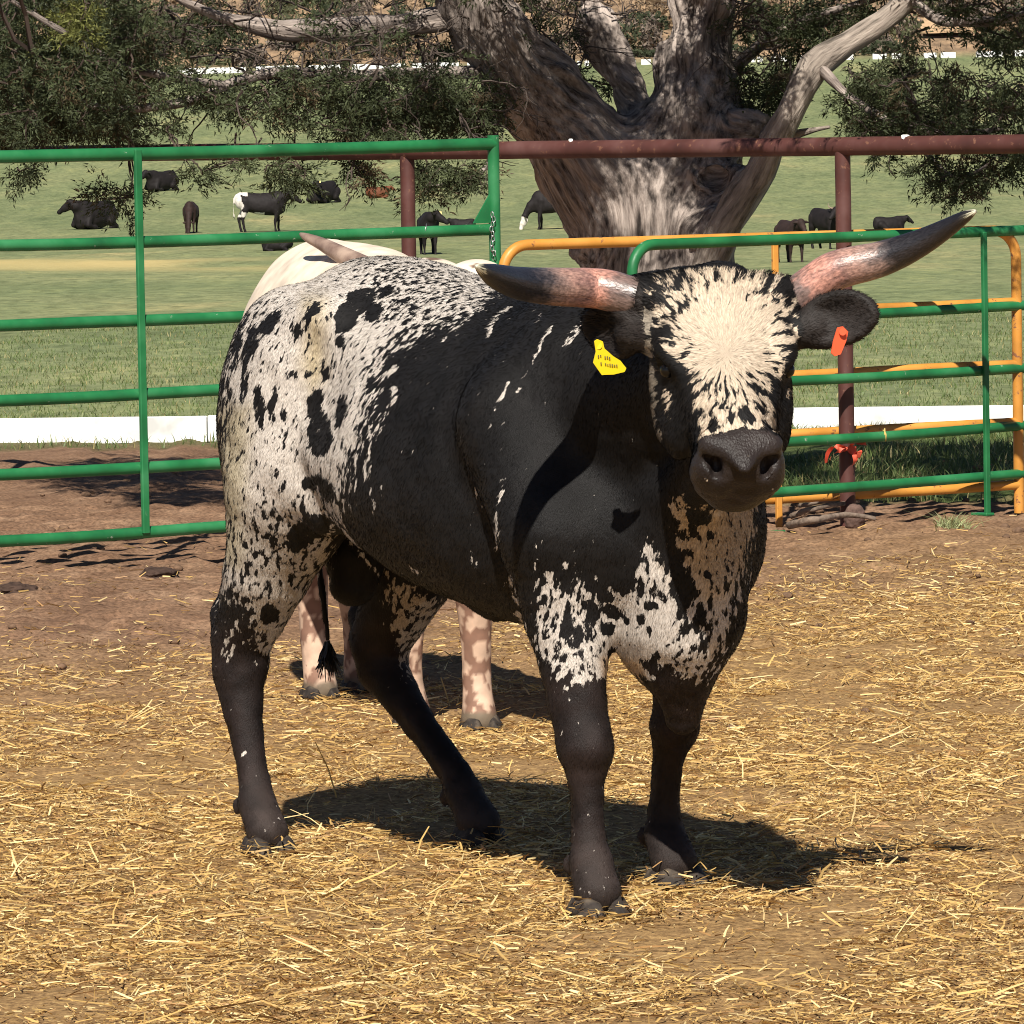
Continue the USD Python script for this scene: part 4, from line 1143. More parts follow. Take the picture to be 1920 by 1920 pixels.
def make_legs():
    L = {}
    L['fr'] = [(B(0.52, 0.19, 1.02), 0.16), (B(0.70, 0.225, 0.80), 0.135), (B(0.70, 0.215, 0.62), 0.096), (B(0.735, 0.212, 0.45), 0.066), (B(0.765, 0.212, 0.345), 0.061),
               (B(0.772, 0.214, 0.25), 0.034), (B(0.782, 0.216, 0.15), 0.036), (B(0.79, 0.2166, 0.11), 0.046), (B(0.815, 0.2166, 0.047), 0.056)]
    L['fl'] = [(B(0.45, -0.18, 1.02), 0.16), (B(0.60, -0.190, 0.80), 0.12), (B(0.55, -0.18, 0.62), 0.088), (B(0.50, -0.18, 0.45), 0.062), (B(0.475, -0.175, 0.345), 0.056),
               (B(0.44, -0.178, 0.25), 0.034), (B(0.42, -0.18, 0.15), 0.036), (B(0.42, -0.18, 0.11), 0.046), (B(0.46, -0.18, 0.047), 0.055)]
    L['rr'] = [(B(-0.47, 0.15, 1.10), 0.185), (B(-0.56, 0.215, 0.84), 0.150), (B(-0.66, 0.235, 0.64), 0.105), (B(-0.77, 0.25, 0.48), 0.074), (B(-0.775, 0.255, 0.40), 0.062),
               (B(-0.735, 0.26, 0.27), 0.041), (B(-0.69, 0.265, 0.15), 0.038), (B(-0.672, 0.268, 0.11), 0.045), (B(-0.615, 0.2705, 0.047), 0.054)]
    L['rl'] = [(B(-0.46, -0.15, 1.10), 0.185), (B(-0.56, -0.20, 0.84), 0.150), (B(-0.72, -0.175, 0.62), 0.110), (B(-0.85, -0.155, 0.45), 0.076), (B(-0.835, -0.155, 0.38), 0.062),
               (B(-0.71, -0.175, 0.27), 0.042), (B(-0.57, -0.20, 0.15), 0.039), (B(-0.54, -0.205, 0.11), 0.046), (B(-0.48, -0.2088, 0.047), 0.054)]
    for J in L.values():
        J[2:] = [(q, r * 0.93) for q, r in J[2:]]
    return L


LEG = make_legs()


def sd_body(p):
    q = p - BO.astype(np.float32)
    f, s, z = q @ BU.astype(np.float32), q @ BR.astype(np.float32), q[:, 2]
    d = loft(f, s, z, -0.86, 0.98, _TI[2], _TI[0], _TI[1], 2.15, 0.16)
    # haunch, shoulder, hips
    sy = np.abs(s)
    m = np.stack([f, sy, z], 1)
    d = smin(d, ell(m, (-0.60, 0.195, 0.98), (0.245, 0.145, 0.32)), 0.06)
    d = smin(d, ell(m, (-0.72, 0.12, 1.0), (0.15, 0.13, 0.28)), 0.06)
    d = smin(d, ell(m, (-0.36, 0.235, 1.225), (0.08, 0.055, 0.05)), 0.09)                 # hook bone
    d = smin(d, ell(m, (-0.80, 0.10, 1.17), (0.055, 0.045, 0.05)), 0.07)                 # pin bone
    d = smin(d, ell(m, (0.60, 0.161, 0.96), (0.19, 0.098, 0.27)), 0.06)                   # shoulder
    d = smin(d, ell(m, (0.79, 0.120, 0.80), (0.10, 0.09, 0.14)), 0.06)                    # point of shoulder
    # flank hollow
    d = smax(d, -ell(m, (-0.27, 0.40, 1.10), (0.16, 0.105, 0.12)), 0.09)
    # neck and crest
    d = smin(d, cone(p, B(0.50, 0.01, 1.06), B(0.86, 0.04, 1.08), 0.22, 0.165), 0.08)
    d = smin(d, cone(p, B(0.82, 0.04, 1.10), H(0.12, -0.20, 0.0), 0.168, 0.125), 0.07)
    d = smin(d, cone(p, B(0.66, -0.02, 1.24), B(0.98, -0.01, 1.285), 0.078, 0.088), 0.07)      # crest
    d = smin(d, cone(p, H(0.27, -0.20, 0.0), B(0.94, 0.06, 0.86), 0.062, 0.066), 0.05)    # throat
    d = smin(d, cone(p, B(0.94, 0.06, 0.88), B(0.86, 0.01, 0.60), 0.072, 0.09), 0.07)      # dewlap
    d = smin(d, cone(p, B(0.84, 0.0, 0.62), B(0.76, 0.0, 0.55), 0.10, 0.095), 0.06)      # brisket
    d = smin(d, cone(p, B(0.81, 0.0, 0.50), B(0.78, -0.02, 0.40), 0.066, 0.040), 0.05)
    # belly line, sheath
    d = smin(d, cone(p, B(0.05, 0, 0.62), B(-0.2, 0, 0.67), 0.055, 0.045), 0.05)
    d = smin(d, cone(p, B(-0.08, 0, 0.64), B(0.0, 0, 0.60), 0.04, 0.035), 0.05)
    for k, L in LEG.items():
        d = smin(d, sd_leg(p, L), 0.055)
    for s_, hk in ((1, 'rr'), (-1, 'rl')):                                                # point of the hock, with its tendon
        j = LEG[hk][3][0]
        heel = j + BU * -0.080 + np.array([0, 0, 0.050])
        d = smin(d, cone(p, heel, j + np.array([0, 0, -0.06]), 0.034, 0.05), 0.03)
        d = smin(d, cone(p, heel, B(-0.76, s_ * 0.19, 0.82), 0.022, 0.07), 0.035)
    for k, sx in (('fr', 1), ('fl', -1)):                                                 # knee cap, tendon behind the cannon, dew claws
        L = LEG[k]
        d = smin(d, ell(p, L[4][0] + BU * 0.022 + np.array([0, 0, 0.012]), (0.040, 0.040, 0.052)), 0.02)
        d = smin(d, cone(p, L[4][0] - BU * 0.036, L[6][0] - BU * 0.036, 0.018, 0.017), 0.018)
    for k in LEG:
        L = LEG[k]
        d = smax(d, -cone(p, L[5][0] + BR * 0.052 - BU * 0.012, L[6][0] + BR * 0.052 - BU * 0.012, 0.014, 0.012), 0.02)
        for sx in (1, -1):
            d = smin(d, ell(p, L[7][0] - BU * 0.052 + BR * sx * 0.022 - np.array([0, 0, 0.012]), (0.015, 0.015, 0.022)), 0.012)
    # skin folds of the flank in front of the thigh
    for s_ in (1, -1):
        d = smin(d, cone(p, B(-0.44, s_ * 0.27, 0.90), B(-0.36, s_ * 0.23, 0.79), 0.05, 0.045), 0.07)
    # scrotum
    d2 = smin(cone(p, B(-0.66, 0.0, 0.82), B(-0.68, 0.005, 0.68), 0.045, 0.066), cone(p, B(-0.68, -0.010, 0.66), B(-0.685, 0.0, 0.605), 0.070, 0.056), 0.03)
    d = smin(d, d2, 0.02)
    # tail
    d = smin(d, sd_leg(p, [(B(-0.80, 0, 1.26), 0.04), (B(-0.885, 0, 1.18), 0.032), (B(-0.915, 0.0, 0.95), 0.022), (B(-0.90, -0.015, 0.70), 0.0115), (B(-0.885, -0.035, 0.46), 0.0075)], 0.02), 0.03)
    return d


def sd_bull(p):
    b = sd_body(p)
    near = np.linalg.norm(p - H(0.25, -0.05, 0).astype(np.float32), axis=1) < 0.62
    if near.any():
        h = sd_head(p[near])
        b[near] = smin(b[near], h, 0.03)
    # muscle and skin relief
    return b


PV, PF = surface(sd_bull, (-1.02, 12.55, 0.005), (1.06, 15.35, 1.56), 0.0075, 4)
PV = relax(PV, PF, 2)
NV = normals(PV, PF)
PV = PV + NV * ((meshkit.fbm(PV * np.array([7, 7, 3.5]), 3, 3) - 0.5) * 0.011 + (meshkit.fbm(PV * 26, 2, 7) - 0.5) * 0.005)[:, None]
NV = normals(PV, PF)


def poly_sd(px, py, poly):
    """Signed distance (negative inside) to a polygon."""
    P = np.asarray(poly, float)
    Q = np.roll(P, -1, 0)
    d2 = np.full(len(px), 1e18)
    inside = np.zeros(len(px), bool)
    for (ax, ay), (bx, by) in zip(P, Q):
        ex, ey = bx - ax, by - ay
        wx, wy = px - ax, py - ay
        t = np.clip((wx * ex + wy * ey) / (ex * ex + ey * ey), 0, 1)
        d2 = np.minimum(d2, (wx - t * ex) ** 2 + (wy - t * ey) ** 2)
        c = (ay > py) != (by > py)
        inside ^= c & (px < (bx - ax) * (py - ay) / (by - ay + 1e-12) + ax)
    d = np.sqrt(d2)
    return np.where(inside, -d, d)


def line_sd(px, py, pts):
    d2 = np.full(len(px), 1e18)
    P = np.asarray(pts, float)
    for (ax, ay), (bx, by) in zip(P[:-1], P[1:]):
        ex, ey = bx - ax, by - ay
        wx, wy = px - ax, py - ay
        t = np.clip((wx * ex + wy * ey) / (ex * ex + ey * ey), 0, 1)
        d2 = np.minimum(d2, (wx - t * ex) ** 2 + (wy - t * ey) ** 2)
    return np.sqrt(d2)


def ell_sd(px, py, cx, cy, rx, ry, ang=0):
    c, s = math.cos(math.radians(ang)), math.sin(math.radians(ang))
    x, y = (px - cx) * c + (py - cy) * s, -(px - cx) * s + (py - cy) * c
    return (np.sqrt((x / rx) ** 2 + (y / ry) ** 2) - 1) * min(rx, ry)


def blend(b, sd, value, soft):
    """value inside, fading to what was there over soft pixels either side of the edge."""
    w = smooth01(0.5 - sd / (2 * soft))
    if np.ndim(b) == 2:
        w = w[:, None]
    return b * (1 - w) + np.asarray(value) * w


# where on the animal each marking lies: found from the side that is seen; the far side wears the same coat mirrored
_q = PV - BO
_f, _s, _h = _q @ BU, _q @ BR, _q[:, 2]
_mir = PV - 2 * _s[:, None] * BR
_view = EYE - PV
_own = (NV * _view).sum(1) > -0.02 * np.linalg.norm(_view, axis=1)
hd = sd_head(PV.astype(np.float32))
IS_HEAD = (hd < 0.012) & ((PV - HP) @ HA > -0.06) & ((PV - HP) @ HN > -0.24)
_legl = sd_leg(PV.astype(np.float32), LEG['rl']) < 0.03
IS_RL = _legl & (_h < 0.80) & (_s < -0.02)
W = np.where((_own | IS_HEAD)[:, None], PV, _mir)
X, Y = proj(W)
X += (meshkit.noise(PV * 30, 1) - 0.5) * 10
Y += (meshkit.noise(PV * 30, 2) - 0.5) * 10

bias = np.full(len(PV), -0.45)
light = np.tile([0.62, 0.555, 0.49], (len(PV), 1))
dark = np.tile([0.0060, 0.0053, 0.0052], (len(PV), 1))

# hindquarters
hind = [(408, 1110), (408, 900), (420, 700), (440, 620), (470, 560), (560, 480), (680, 462), (800, 470), (905, 495), (935, 520), (905, 560), (850, 590), (790, 610), (735, 650),
        (695, 715), (700, 760), (685, 830), (655, 880), (640, 930), (625, 990), (606, 1060), (570, 1130), (540, 1200), (505, 1250), (455, 1210), (425, 1150)]
b = blend(bias, poly_sd(X, Y, hind), 0.19, 34)
b = blend(b, poly_sd(X, Y, [(640, 450), (920, 470), (950, 540), (860, 600), (740, 640), (690, 560)]), 0.015, 35)
b = blend(b, poly_sd(X, Y, [(400, 960), (640, 940), (600, 1080), (540, 1160), (400, 1130)]), 0.045, 45)
b = blend(b, poly_sd(X, Y, [(408, 1120), (470, 1140), (480, 1230), (400, 1260)]), -0.28, 25)
b = blend(b, poly_sd(X, Y, [(480, 1060), (570, 1060), (545, 1210), (505, 1235), (480, 1150)]), 0.09, 18)
for cx, cy, rx, ry, a in [(600, 815, 22, 42, 0), (652, 590, 34, 22, 118), (680, 560, 26, 20, 0), (700, 585, 20, 16, 30), (590, 760, 12, 30, 10), (487, 762, 9, 36, -4), (513, 760, 7, 28, 10), (472, 640, 11, 28, 5), (458, 700, 6, 46, 3),
                          (445, 650, 6, 40, 12), (505, 605, 12, 26, 40), (552, 622, 7, 14, 15), (585, 590, 9, 26, 30), (590, 905, 24, 13, -10), (612, 925, 13, 18, 0), (588, 988, 34, 20, -20), (560, 1010, 22, 26, 20),
                          (505, 1150, 17, 18, 0), (530, 780, 5, 8, 0), (547, 700, 5, 9, 0), (610, 700, 7, 10, 0), (638, 640, 8, 11, 0), (575, 700, 9, 5, 0), (640, 770, 9, 26, 8), (725, 545, 12, 9, -40)]:
    b = blend(b, ell_sd(X, Y, cx, cy, rx, ry, a), -0.4, 5)
# white flecks and lines over the black side
for pts, r, v in [([(1036, 612), (1012, 655)], 5, .12), ([(1006, 662), (998, 685)], 4, .16), ([(992, 695), (970, 730)], 4, .06), ([(955, 715), (930, 764)], 6, .1), ([(958, 575), (935, 590), (912, 628)], 5, .16), ([(895, 640), (885, 650)], 3, .1),
                  ([(880, 545), (855, 580)], 5, .16), ([(835, 560), (800, 600)], 6, .12), ([(900, 530), (870, 560)], 5, .15), ([(1014, 590), (1010, 605)], 5, .1), ([(790, 620), (770, 650)], 4, .1), ([(752, 650), (738, 664)], 5, .15), ([(715, 660), (690, 685)], 4, .14),
                  ([(740, 690), (722, 700), (712, 730)], 9, .12), ([(738, 725), (742, 745), (728, 758)], 8, .14), ([(728, 758), (705, 800), (690, 850), (682, 900)], 5, .12), ([(690, 765), (668, 830), (660, 900), (664, 920)], 6, .04),
                  ([(628, 950), (640, 985), (662, 1020), (700, 1065), (722, 1092)], 5, .16), ([(940, 900), (932, 980)], 7, .02), ([(930, 985), (925, 1040)], 6, .04), ([(893, 920), (896, 945)], 6, .03), ([(880, 1025), (890, 1060)], 7, .02), ([(770, 1062), (785, 1072)], 6, .04),
                  ([(955, 1080), (972, 1150), (998, 1230)], 7, .10), ([(1005, 1020), (1006, 1090)], 4, .10), ([(1062, 640), (1100, 600), (1180, 588)], 10, .03), ([(692, 880), (700, 960)], 5, -.02), ([(712, 910), (716, 930)], 4, .06), ([(870, 600), (830, 640)], 4, .03), ([(900, 555), (870, 600)], 5, .05)]:
    b = blend(b, line_sd(X, Y, pts) - r * 0.8, v - 0.05, 5)
# elbow, chest, brisket
b = blend(b, poly_sd(X, Y, [(1000, 1120), (1030, 1060), (1060, 1090), (1100, 1100), (1140, 1130), (1130, 1280), (1100, 1310), (1062, 1320), (1035, 1270), (1000, 1220)]), 0.02, 20)
b = blend(b, poly_sd(X, Y, [(1060, 1050), (1100, 1070), (1160, 1100), (1150, 1120), (1090, 1110)]), -0.02, 20)
b = blend(b, poly_sd(X, Y, [(1128, 1130), (1160, 1115), (1215, 1105), (1275, 1130), (1275, 1210), (1255, 1250), (1225, 1275), (1120, 1272)]), 0.26, 20)
b = blend(b, poly_sd(X, Y, [(1205, 1015), (1225, 1020), (1262, 1080), (1275, 1110), (1215, 1110), (1195, 1080)]), 0.10, 12)
neck = [(1262, 930), (1300, 950), (1415, 945), (1420, 1000), (1385, 1060), (1345, 1110), (1315, 1170), (1300, 1240), (1262, 1260), (1285, 1160), (1300, 1110), (1285, 1050), (1268, 1000)]
b = blend(b, poly_sd(X, Y, neck), 0.24, 22)
b = blend(b, poly_sd(X, Y, [(1300, 1150), (1340, 1110), (1395, 1040), (1410, 1050), (1385, 1150), (1350, 1250), (1310, 1290), (1265, 1285), (1280, 1210)]), 0.05, 24)
for cx, cy, rx, ry, a in [(1205, 1160, 9, 9, 0), (1179, 1166, 6, 7, 0), (1148, 1225, 8, 11, 0), (1150, 1148, 22, 12, 20), (1142, 1180, 16, 13, 0), (1224, 1252, 20, 11, 30), (1226, 1242, 7, 18, 15), (1062, 1172, 9, 22, 15), (1085, 1195, 8, 26, 10), (1110, 1150, 10, 22, -15), (1120, 1105, 34, 14, 35), (1222, 1135, 14, 9, 20),
                          (1215, 1180, 5, 5, 0), (1310, 970, 22, 16, 0), (1300, 995, 7, 10, 0), (1285, 1000, 5, 10, 0), (1330, 1000, 6, 9, 0), (1312, 1002, 5, 7, 0), (1295, 1040, 5, 9, 0), (1330, 1078, 6, 7, 0), (1312, 1160, 9, 30, 8), (1290, 1095, 12, 22, -20)]:
    b = blend(b, ell_sd(X, Y, cx, cy, rx, ry, a), -0.4, 4)
b = blend(b, poly_sd(X, Y, [(1110, 1278), (1260, 1278), (1330, 1290), (1330, 1800), (1000, 1800), (1000, 1330)]), -0.42, 10)
bias = np.where(IS_HEAD | IS_RL, bias, b)
for col, poly, soft in [([0.47, 0.35, 0.225], [(1250, 900), (1430, 900), (1420, 1040), (1330, 1130), (1260, 1060)], 40), ([0.47, 0.385, 0.25], [(572, 560), (608, 560), (612, 700), (585, 740), (565, 700)], 26), ([0.48, 0.42, 0.36], [(400, 960), (640, 960), (560, 1250), (380, 1250)], 60),
                        ([0.50, 0.43, 0.30], [(400, 760), (470, 760), (450, 1060), (400, 1060)], 25), ([0.52, 0.36, 0.22], [(1130, 1235), (1210, 1235), (1210, 1285), (1130, 1285)], 12)]:
    light = np.where(IS_HEAD[:, None], light, blend(light, poly_sd(X, Y, poly), col, soft))
# far hind leg, inner side
b = blend(np.full(len(PV), -0.45), poly_sd(X, Y, [(715, 1060), (760, 1090), (870, 1150), (850, 1240), (815, 1290), (760, 1275), (735, 1200)]), 0.05, 20)
bias = np.where(IS_RL, b, bias)
light[IS_RL] = [0.42, 0.34, 0.26]
# legs: brown black with a reddish cast and dust near the ground
low = smooth01((0.58 - _h) / 0.12)[:, None] * (~IS_HEAD)[:, None]
dark = dark * (1 - low) + np.array([0.0125, 0.0080, 0.0070]) * low
dust = smooth01((0.24 - _h) / 0.2)[:, None] * (~IS_HEAD)[:, None]
dark = dark * (1 - 0.75 * dust) + np.array([0.031, 0.0225, 0.0195]) * 0.75 * dust
dark = dark * (1 + low * (1.3 * (meshkit.fbm(PV * 24, 3, 11) - 0.5))[:, None])
b = blend(bias, ell_sd(X, Y, 432, 1215, 14, 34, 15), -0.03, 10)
b = blend(b, ell_sd(X, Y, 458, 1412, 8, 10, 0), -0.02, 5)
b = blend(b, ell_sd(X, Y, 1200, 1312, 14, 6, 10), 0.05, 4)
bias = np.where(IS_HEAD, bias, b)
# head
ha, hn, hl = ((PV - HP) @ HA) / HS, ((PV - HP) @ HN) / HS, ((PV - HP) @ HL) / HS
b = np.full(len(PV), -0.45)
face = [(1218, 530), (1240, 505), (1300, 500), (1390, 490), (1470, 498), (1492, 560), (1484, 640), (1462, 690), (1442, 730), (1450, 790), (1468, 850), (1450, 815), (1400, 800), (1340, 815), (1306, 862), (1305, 800), (1312, 740), (1295, 690), (1245, 640), (1232, 600), (1225, 560)]
b = blend(b, poly_sd(X, Y, face), -0.05, 26)
_rr = np.hypot((X - 1365) / 126, (Y - 622) / 122)
b = np.where(Y < 730, np.maximum(b, np.where(poly_sd(X, Y, face) < 8, 0.46 - 0.52 * _rr ** 1.6, -0.45)), b)
b = blend(b, poly_sd(X, Y, [(1310, 715), (1440, 715), (1462, 830), (1390, 800), (1312, 850)]), 0.03, 14)
for pts, r, v in [([(1380, 805), (1390, 770)], 10, .15), ([(1318, 850), (1318, 800)], 7, .12), ([(1455, 835), (1420, 800)], 6, .12), ([(1390, 802), (1330, 815)], 4, .15)]:
    b = blend(b, line_sd(X, Y, pts) - r, v, 6)
b = blend(b, ell_sd(X, Y, 1252, 752, 11, 26, -10), 0.03, 8)
b = blend(b, ell_sd(X, Y, 1478, 740, 5, 14, 0), 0.05, 5)
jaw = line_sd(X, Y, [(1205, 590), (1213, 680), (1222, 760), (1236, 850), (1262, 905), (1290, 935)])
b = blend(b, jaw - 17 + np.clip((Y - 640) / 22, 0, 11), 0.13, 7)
ear = ((np.abs(hl) > 0.17) & (hn < 0.05)) | (np.abs(hl) > 0.20)
muz = ((ha > 0.475) | (poly_sd(X, Y, [(1300, 900), (1310, 850), (1335, 815), (1390, 800), (1445, 808), (1475, 850), (1485, 960), (1300, 960)]) < 0)) & (ha > 0.36) & (hn > -0.2)
b = np.where(ear | muz, -0.45, b)
bias = np.where(IS_HEAD, b, bias)
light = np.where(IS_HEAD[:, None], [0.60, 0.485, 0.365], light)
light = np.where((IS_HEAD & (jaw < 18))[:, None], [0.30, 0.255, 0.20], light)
dark = np.where((IS_HEAD & muz)[:, None], [0.0195, 0.0145, 0.0130], dark)
dark = np.where((IS_HEAD & ear)[:, None], [0.017, 0.0135, 0.012], dark)
# hair direction: the spots run down and back over the body, and away from the whorl on the face
e1 = np.array([-0.42, 0.0, -0.907]); e2 = np.array([0.907, 0.0, -0.42])
loc = np.stack([_f, _s, _h], 1)
pv = np.stack([(loc @ e1) / 2.1, loc @ e2, _s], 1)
wx, wy = X - 1361, Y - 664
rad, ang = np.hypot(wx, wy) / 920.0, np.arctan2(wy, wx)
pvh = np.stack([rad / 1.8, np.cos(ang) * 0.13, np.sin(ang) * 0.13], 1)
pv = np.where(IS_HEAD[:, None], pvh, pv)
wet = (IS_HEAD & muz).astype(float)

coat_mat = mat('bull_coat', {
    'b': ('attribute', {'attribute': 'bias'}), 'l': ('attribute', {'attribute': 'light'}), 'd': ('attribute', {'attribute': 'dark'}), 'v': ('attribute', {'attribute': 'hair'}), 'w': ('attribute', {'attribute': 'wet'}),
    'g': ('geometry', {}),
    'n1': ('noise_texture', {'scale': 76.0, 'detail': 2.0, 'roughness': 0.5}), 'n2': ('noise_texture', {'scale': 190.0, 'detail': 2.0}), 'am': ('math', {'math_type': 'multiply_add', 'value2': 2.1, 'value3': -0.55}),
    'mx': ('mix_float', {'fac': 0.22}), 'ad': ('math', {'math_type': 'add'}),
    'mr': ('map_range', {'range_type': 'smoothstep', 'from_min': 0.44, 'from_max': 0.56, 'clamp': True}),
    'mpv': ('mapping', {'scale': (0.35, 1.0, 1.0)}), 'n3': ('noise_texture', {'scale': 420.0, 'detail': 3.0, 'roughness': 0.6}),
    'n4': ('noise_texture', {'scale': 9.0, 'detail': 4.0, 'roughness': 0.6}),
    'lv': ('map_range', {'from_min': 0.3, 'from_max': 0.7, 'to_min': 0.5, 'to_max': 1.2}), 'dv': ('map_range', {'from_min': 0.35, 'from_max': 0.7, 'to_min': 0.75, 'to_max': 1.6}),
    'ls': ('vector_math', {'math_type': 'scale'}), 'ds': ('vector_math', {'math_type': 'scale'}),
    'col': ('mix', {}), 'bm': ('bump', {'strength': 0.6, 'distance': 0.004}),
    'ro': ('map_range', {'from_min': 0.0, 'from_max': 1.0, 'to_min': 0.62, 'to_max': 0.42}),
    'vo': ('voronoi_texture', {'scale': 190.0}), 'vm': ('math', {'math_type': 'multiply'}), 'b2': ('bump', {'strength': 0.32, 'distance': 0.0025}),
    'p': ('principled_bsdf', {'specular_ior_level': 0.22})},
    [('v.vector', 'n1.vector'), ('v.vector', 'n2.vector'), ('n1.fac', 'mx.a'), ('n2.fac', 'mx.b'), ('mx.result', 'am.value1'), ('am.value', 'ad.value1'), ('b.fac', 'ad.value2'), ('ad.value', 'mr.value'),
     ('v.vector', 'mpv.vector'), ('mpv.vector', 'n3.vector'), ('n3.fac', 'lv.value'), ('g.position', 'n4.vector'), ('n4.fac', 'dv.value'), ('l.vector', 'ls.vector1'), ('lv.result', 'ls.scale'),
     ('d.vector', 'ds.vector1'), ('dv.result', 'ds.scale'), ('mr.result', 'col.fac'), ('ds.vector', 'col.color1'), ('ls.vector', 'col.color2'), ('col.color', 'p.base_color'),
     ('n3.fac', 'bm.height'), ('g.position', 'vo.vector'), ('vo.distance', 'vm.value1'), ('w.fac', 'vm.value2'), ('vm.value', 'b2.height'), ('bm.normal', 'b2.normal'), ('b2.normal', 'p.normal'), ('w.fac', 'ro.value'), ('ro.result', 'p.roughness')])
bull = Thing('bull', BO, 'black and white speckled bull with wide horns standing in the straw yard', 'bull')
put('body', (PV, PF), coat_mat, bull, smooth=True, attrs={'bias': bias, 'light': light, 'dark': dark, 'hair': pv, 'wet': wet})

# horns
horn_mat = mat('horn', {
    't': ('attribute', {'attribute': 'along'}), 'g': ('geometry', {}), 'u': ('attribute', {'attribute': 'grain'}),
    'n': ('noise_texture', {'scale': 11.0, 'detail': 5.0, 'roughness': 0.6}), 'ad': ('math', {'math_type': 'multiply_add', 'value2': 0.26, 'value3': -0.13}), 'sm': ('math', {'math_type': 'add'}),
    'r': ('rgb_ramp', {'ramp': [(0.0, (0.10, 0.075, 0.065)), (0.10, (0.17, 0.11, 0.095)), (0.17, (0.46, 0.22, 0.165)), (0.23, (0.40, 0.20, 0.155)), (0.27, (0.23, 0.125, 0.105)), (0.34, (0.33, 0.19, 0.15)), (0.42, (0.23, 0.15, 0.125)), (0.49, (0.07, 0.055, 0.053)), (0.55, (0.018, 0.016, 0.018)), (0.93, (0.012, 0.011, 0.013)), (0.965, (0.04, 0.036, 0.03)), (0.985, (0.50, 0.47, 0.33)), (1.0, (0.6, 0.58, 0.45))]}),
    'n2': ('noise_texture', {'scale': 60.0, 'detail': 3.0}), 'w': ('map_range', {'from_min': 0.3, 'from_max': 0.7, 'to_min': 0.5, 'to_max': 1.5}), 's': ('vector_math', {'math_type': 'scale'}),
    'bm': ('bump', {'strength': 0.25, 'distance': 0.004}), 'p': ('principled_bsdf', {'roughness': 0.36, 'specular_ior_level': 0.5})},
    [('u.vector', 'n.vector'), ('n.fac', 'ad.value1'), ('ad.value', 'sm.value1'), ('t.fac', 'sm.value2'), ('sm.value', 'r.fac'), ('u.vector', 'n2.vector'), ('n2.fac', 'w.value'), ('r.color', 's.vector1'), ('w.result', 's.scale'), ('s.vector', 'p.base_color'),
     ('n2.fac', 'bm.height'), ('bm.normal', 'p.normal')])


def horn(sg, pix, label):
    pts = [np.r_[H(0.03, -0.060, sg * 0.07), 0.044], np.r_[H(0.022, -0.064, sg * 0.15), 0.0435]] + [np.r_[at(x, y, D), r] for x, y, D, r in pix]
    c = curve(np.array(pts), 80)
    t = np.linspace(0, 1, 80)
    c[:, 3] *= 1 + 0.022 * np.sin(t * 75 + 3 * np.sin(t * 9)) * np.exp(-4 * t) + 0.025 * (meshkit.noise(np.stack([t * 14, t * 0, t * 0], -1), 5) - 0.5)
    v, f = tube(c[:, :3], c[:, 3], 28)
    ang = np.tile(np.arange(28) * 2 * np.pi / 28, 80)
    al = np.repeat(np.clip((t - 0.14) / 0.86, 0, 1), 28)
    grain = np.stack([al * 0.9, np.cos(ang) * 0.16, np.sin(ang) * 0.16], 1)
    grain = np.vstack([grain, [[0, 0, 0], [0.9, 0, 0]]])
    put('horn', (v, f), horn_mat, bull, smooth=True, attrs={'along': np.r_[al, 0, 1], 'grain': grain}, label=label)


horn(-1, [(1120, 541, 13.14, 0.0415), (1050, 538, 13.08, 0.0390), (985, 533, 12.99, 0.0345), (935, 520, 12.88, 0.026), (905, 506, 12.80, 0.013), (893, 499, 12.77, 0.004)], 'straight horn with a black tip, on the left in the picture')
horn(1, [(1570, 506, 13.15, 0.0405), (1650, 486, 13.14, 0.0365), (1720, 458, 13.11, 0.029), (1775, 428, 13.07, 0.020), (1812, 405, 13.03, 0.012), (1829, 396, 13.01, 0.004)], 'upswept horn with a pale point, on the right in the picture')

# eyes
eye_mat = mat('eye', {'p': ('principled_bsdf', {'base_color': (0.004, 0.0035, 0.003), 'roughness': 0.16, 'specular_ior_level': 0.35})}, [])
for sg in (-1, 1):
    s_ = trimesh.creation.icosphere(3, 0.0175 * HS)
    put('eye', (np.array(s_.vertices) + H(0.238, -0.052, sg * 0.130), np.array(s_.faces)), eye_mat, bull, smooth=True)

# hooves: two claws each
hoof_mat = mat('hoof', {
    'g': ('geometry', {}), 'n': ('noise_texture', {'scale': 45.0, 'detail': 4.0}), 'r': ('rgb_ramp', {'ramp': [(0.3, (0.016, 0.012, 0.010)), (0.5, (0.033, 0.025, 0.020)), (0.7, (0.09, 0.068, 0.048))]}),
    'bm': ('bump', {'strength': 0.4, 'distance': 0.004}), 'p': ('principled_bsdf', {'roughness': 0.75, 'specular_ior_level': 0.3})},
    [('g.position', 'n.vector'), ('n.fac', 'r.fac'), ('r.color', 'p.base_color'), ('n.fac', 'bm.height'), ('bm.normal', 'p.normal')])


def claws(base, fwd, size=1.0):
    fwd = np.asarray(fwd, float); fwd = fwd / np.linalg.norm(fwd)
    side = np.array([fwd[1], -fwd[0], 0])
    out = []
    for sg in (-1, 1):
        pts = []
        for (x, y, z, r) in [(0.078, 0.022, 0.010, 0.009), (0.062, 0.008, 0.010, 0.006), (0.04, 0.052, 0.012, 0.010), (-0.045, 0.046, 0.012, 0.010), (-0.045, 0.008, 0.012, 0.006), (-0.03, 0.038, 0.036, 0.012), (0.034, 0.034, 0.038, 0.012), (0.02, 0.008, 0.038, 0.006), (0.058, 0.020, 0.028, 0.010)]:
            c = base + size * (x * fwd + sg * (y + 0.003 + 0.05 * max(x, 0)) * side) + np.array([0, 0, z * size])
            s_ = trimesh.creation.icosphere(1, r * size)
            pts.append(np.array(s_.vertices) + c)
        h = trimesh.convex.convex_hull(np.vstack(pts))
        out.append((np.array(h.vertices), np.array(h.faces)))
    return join(out)


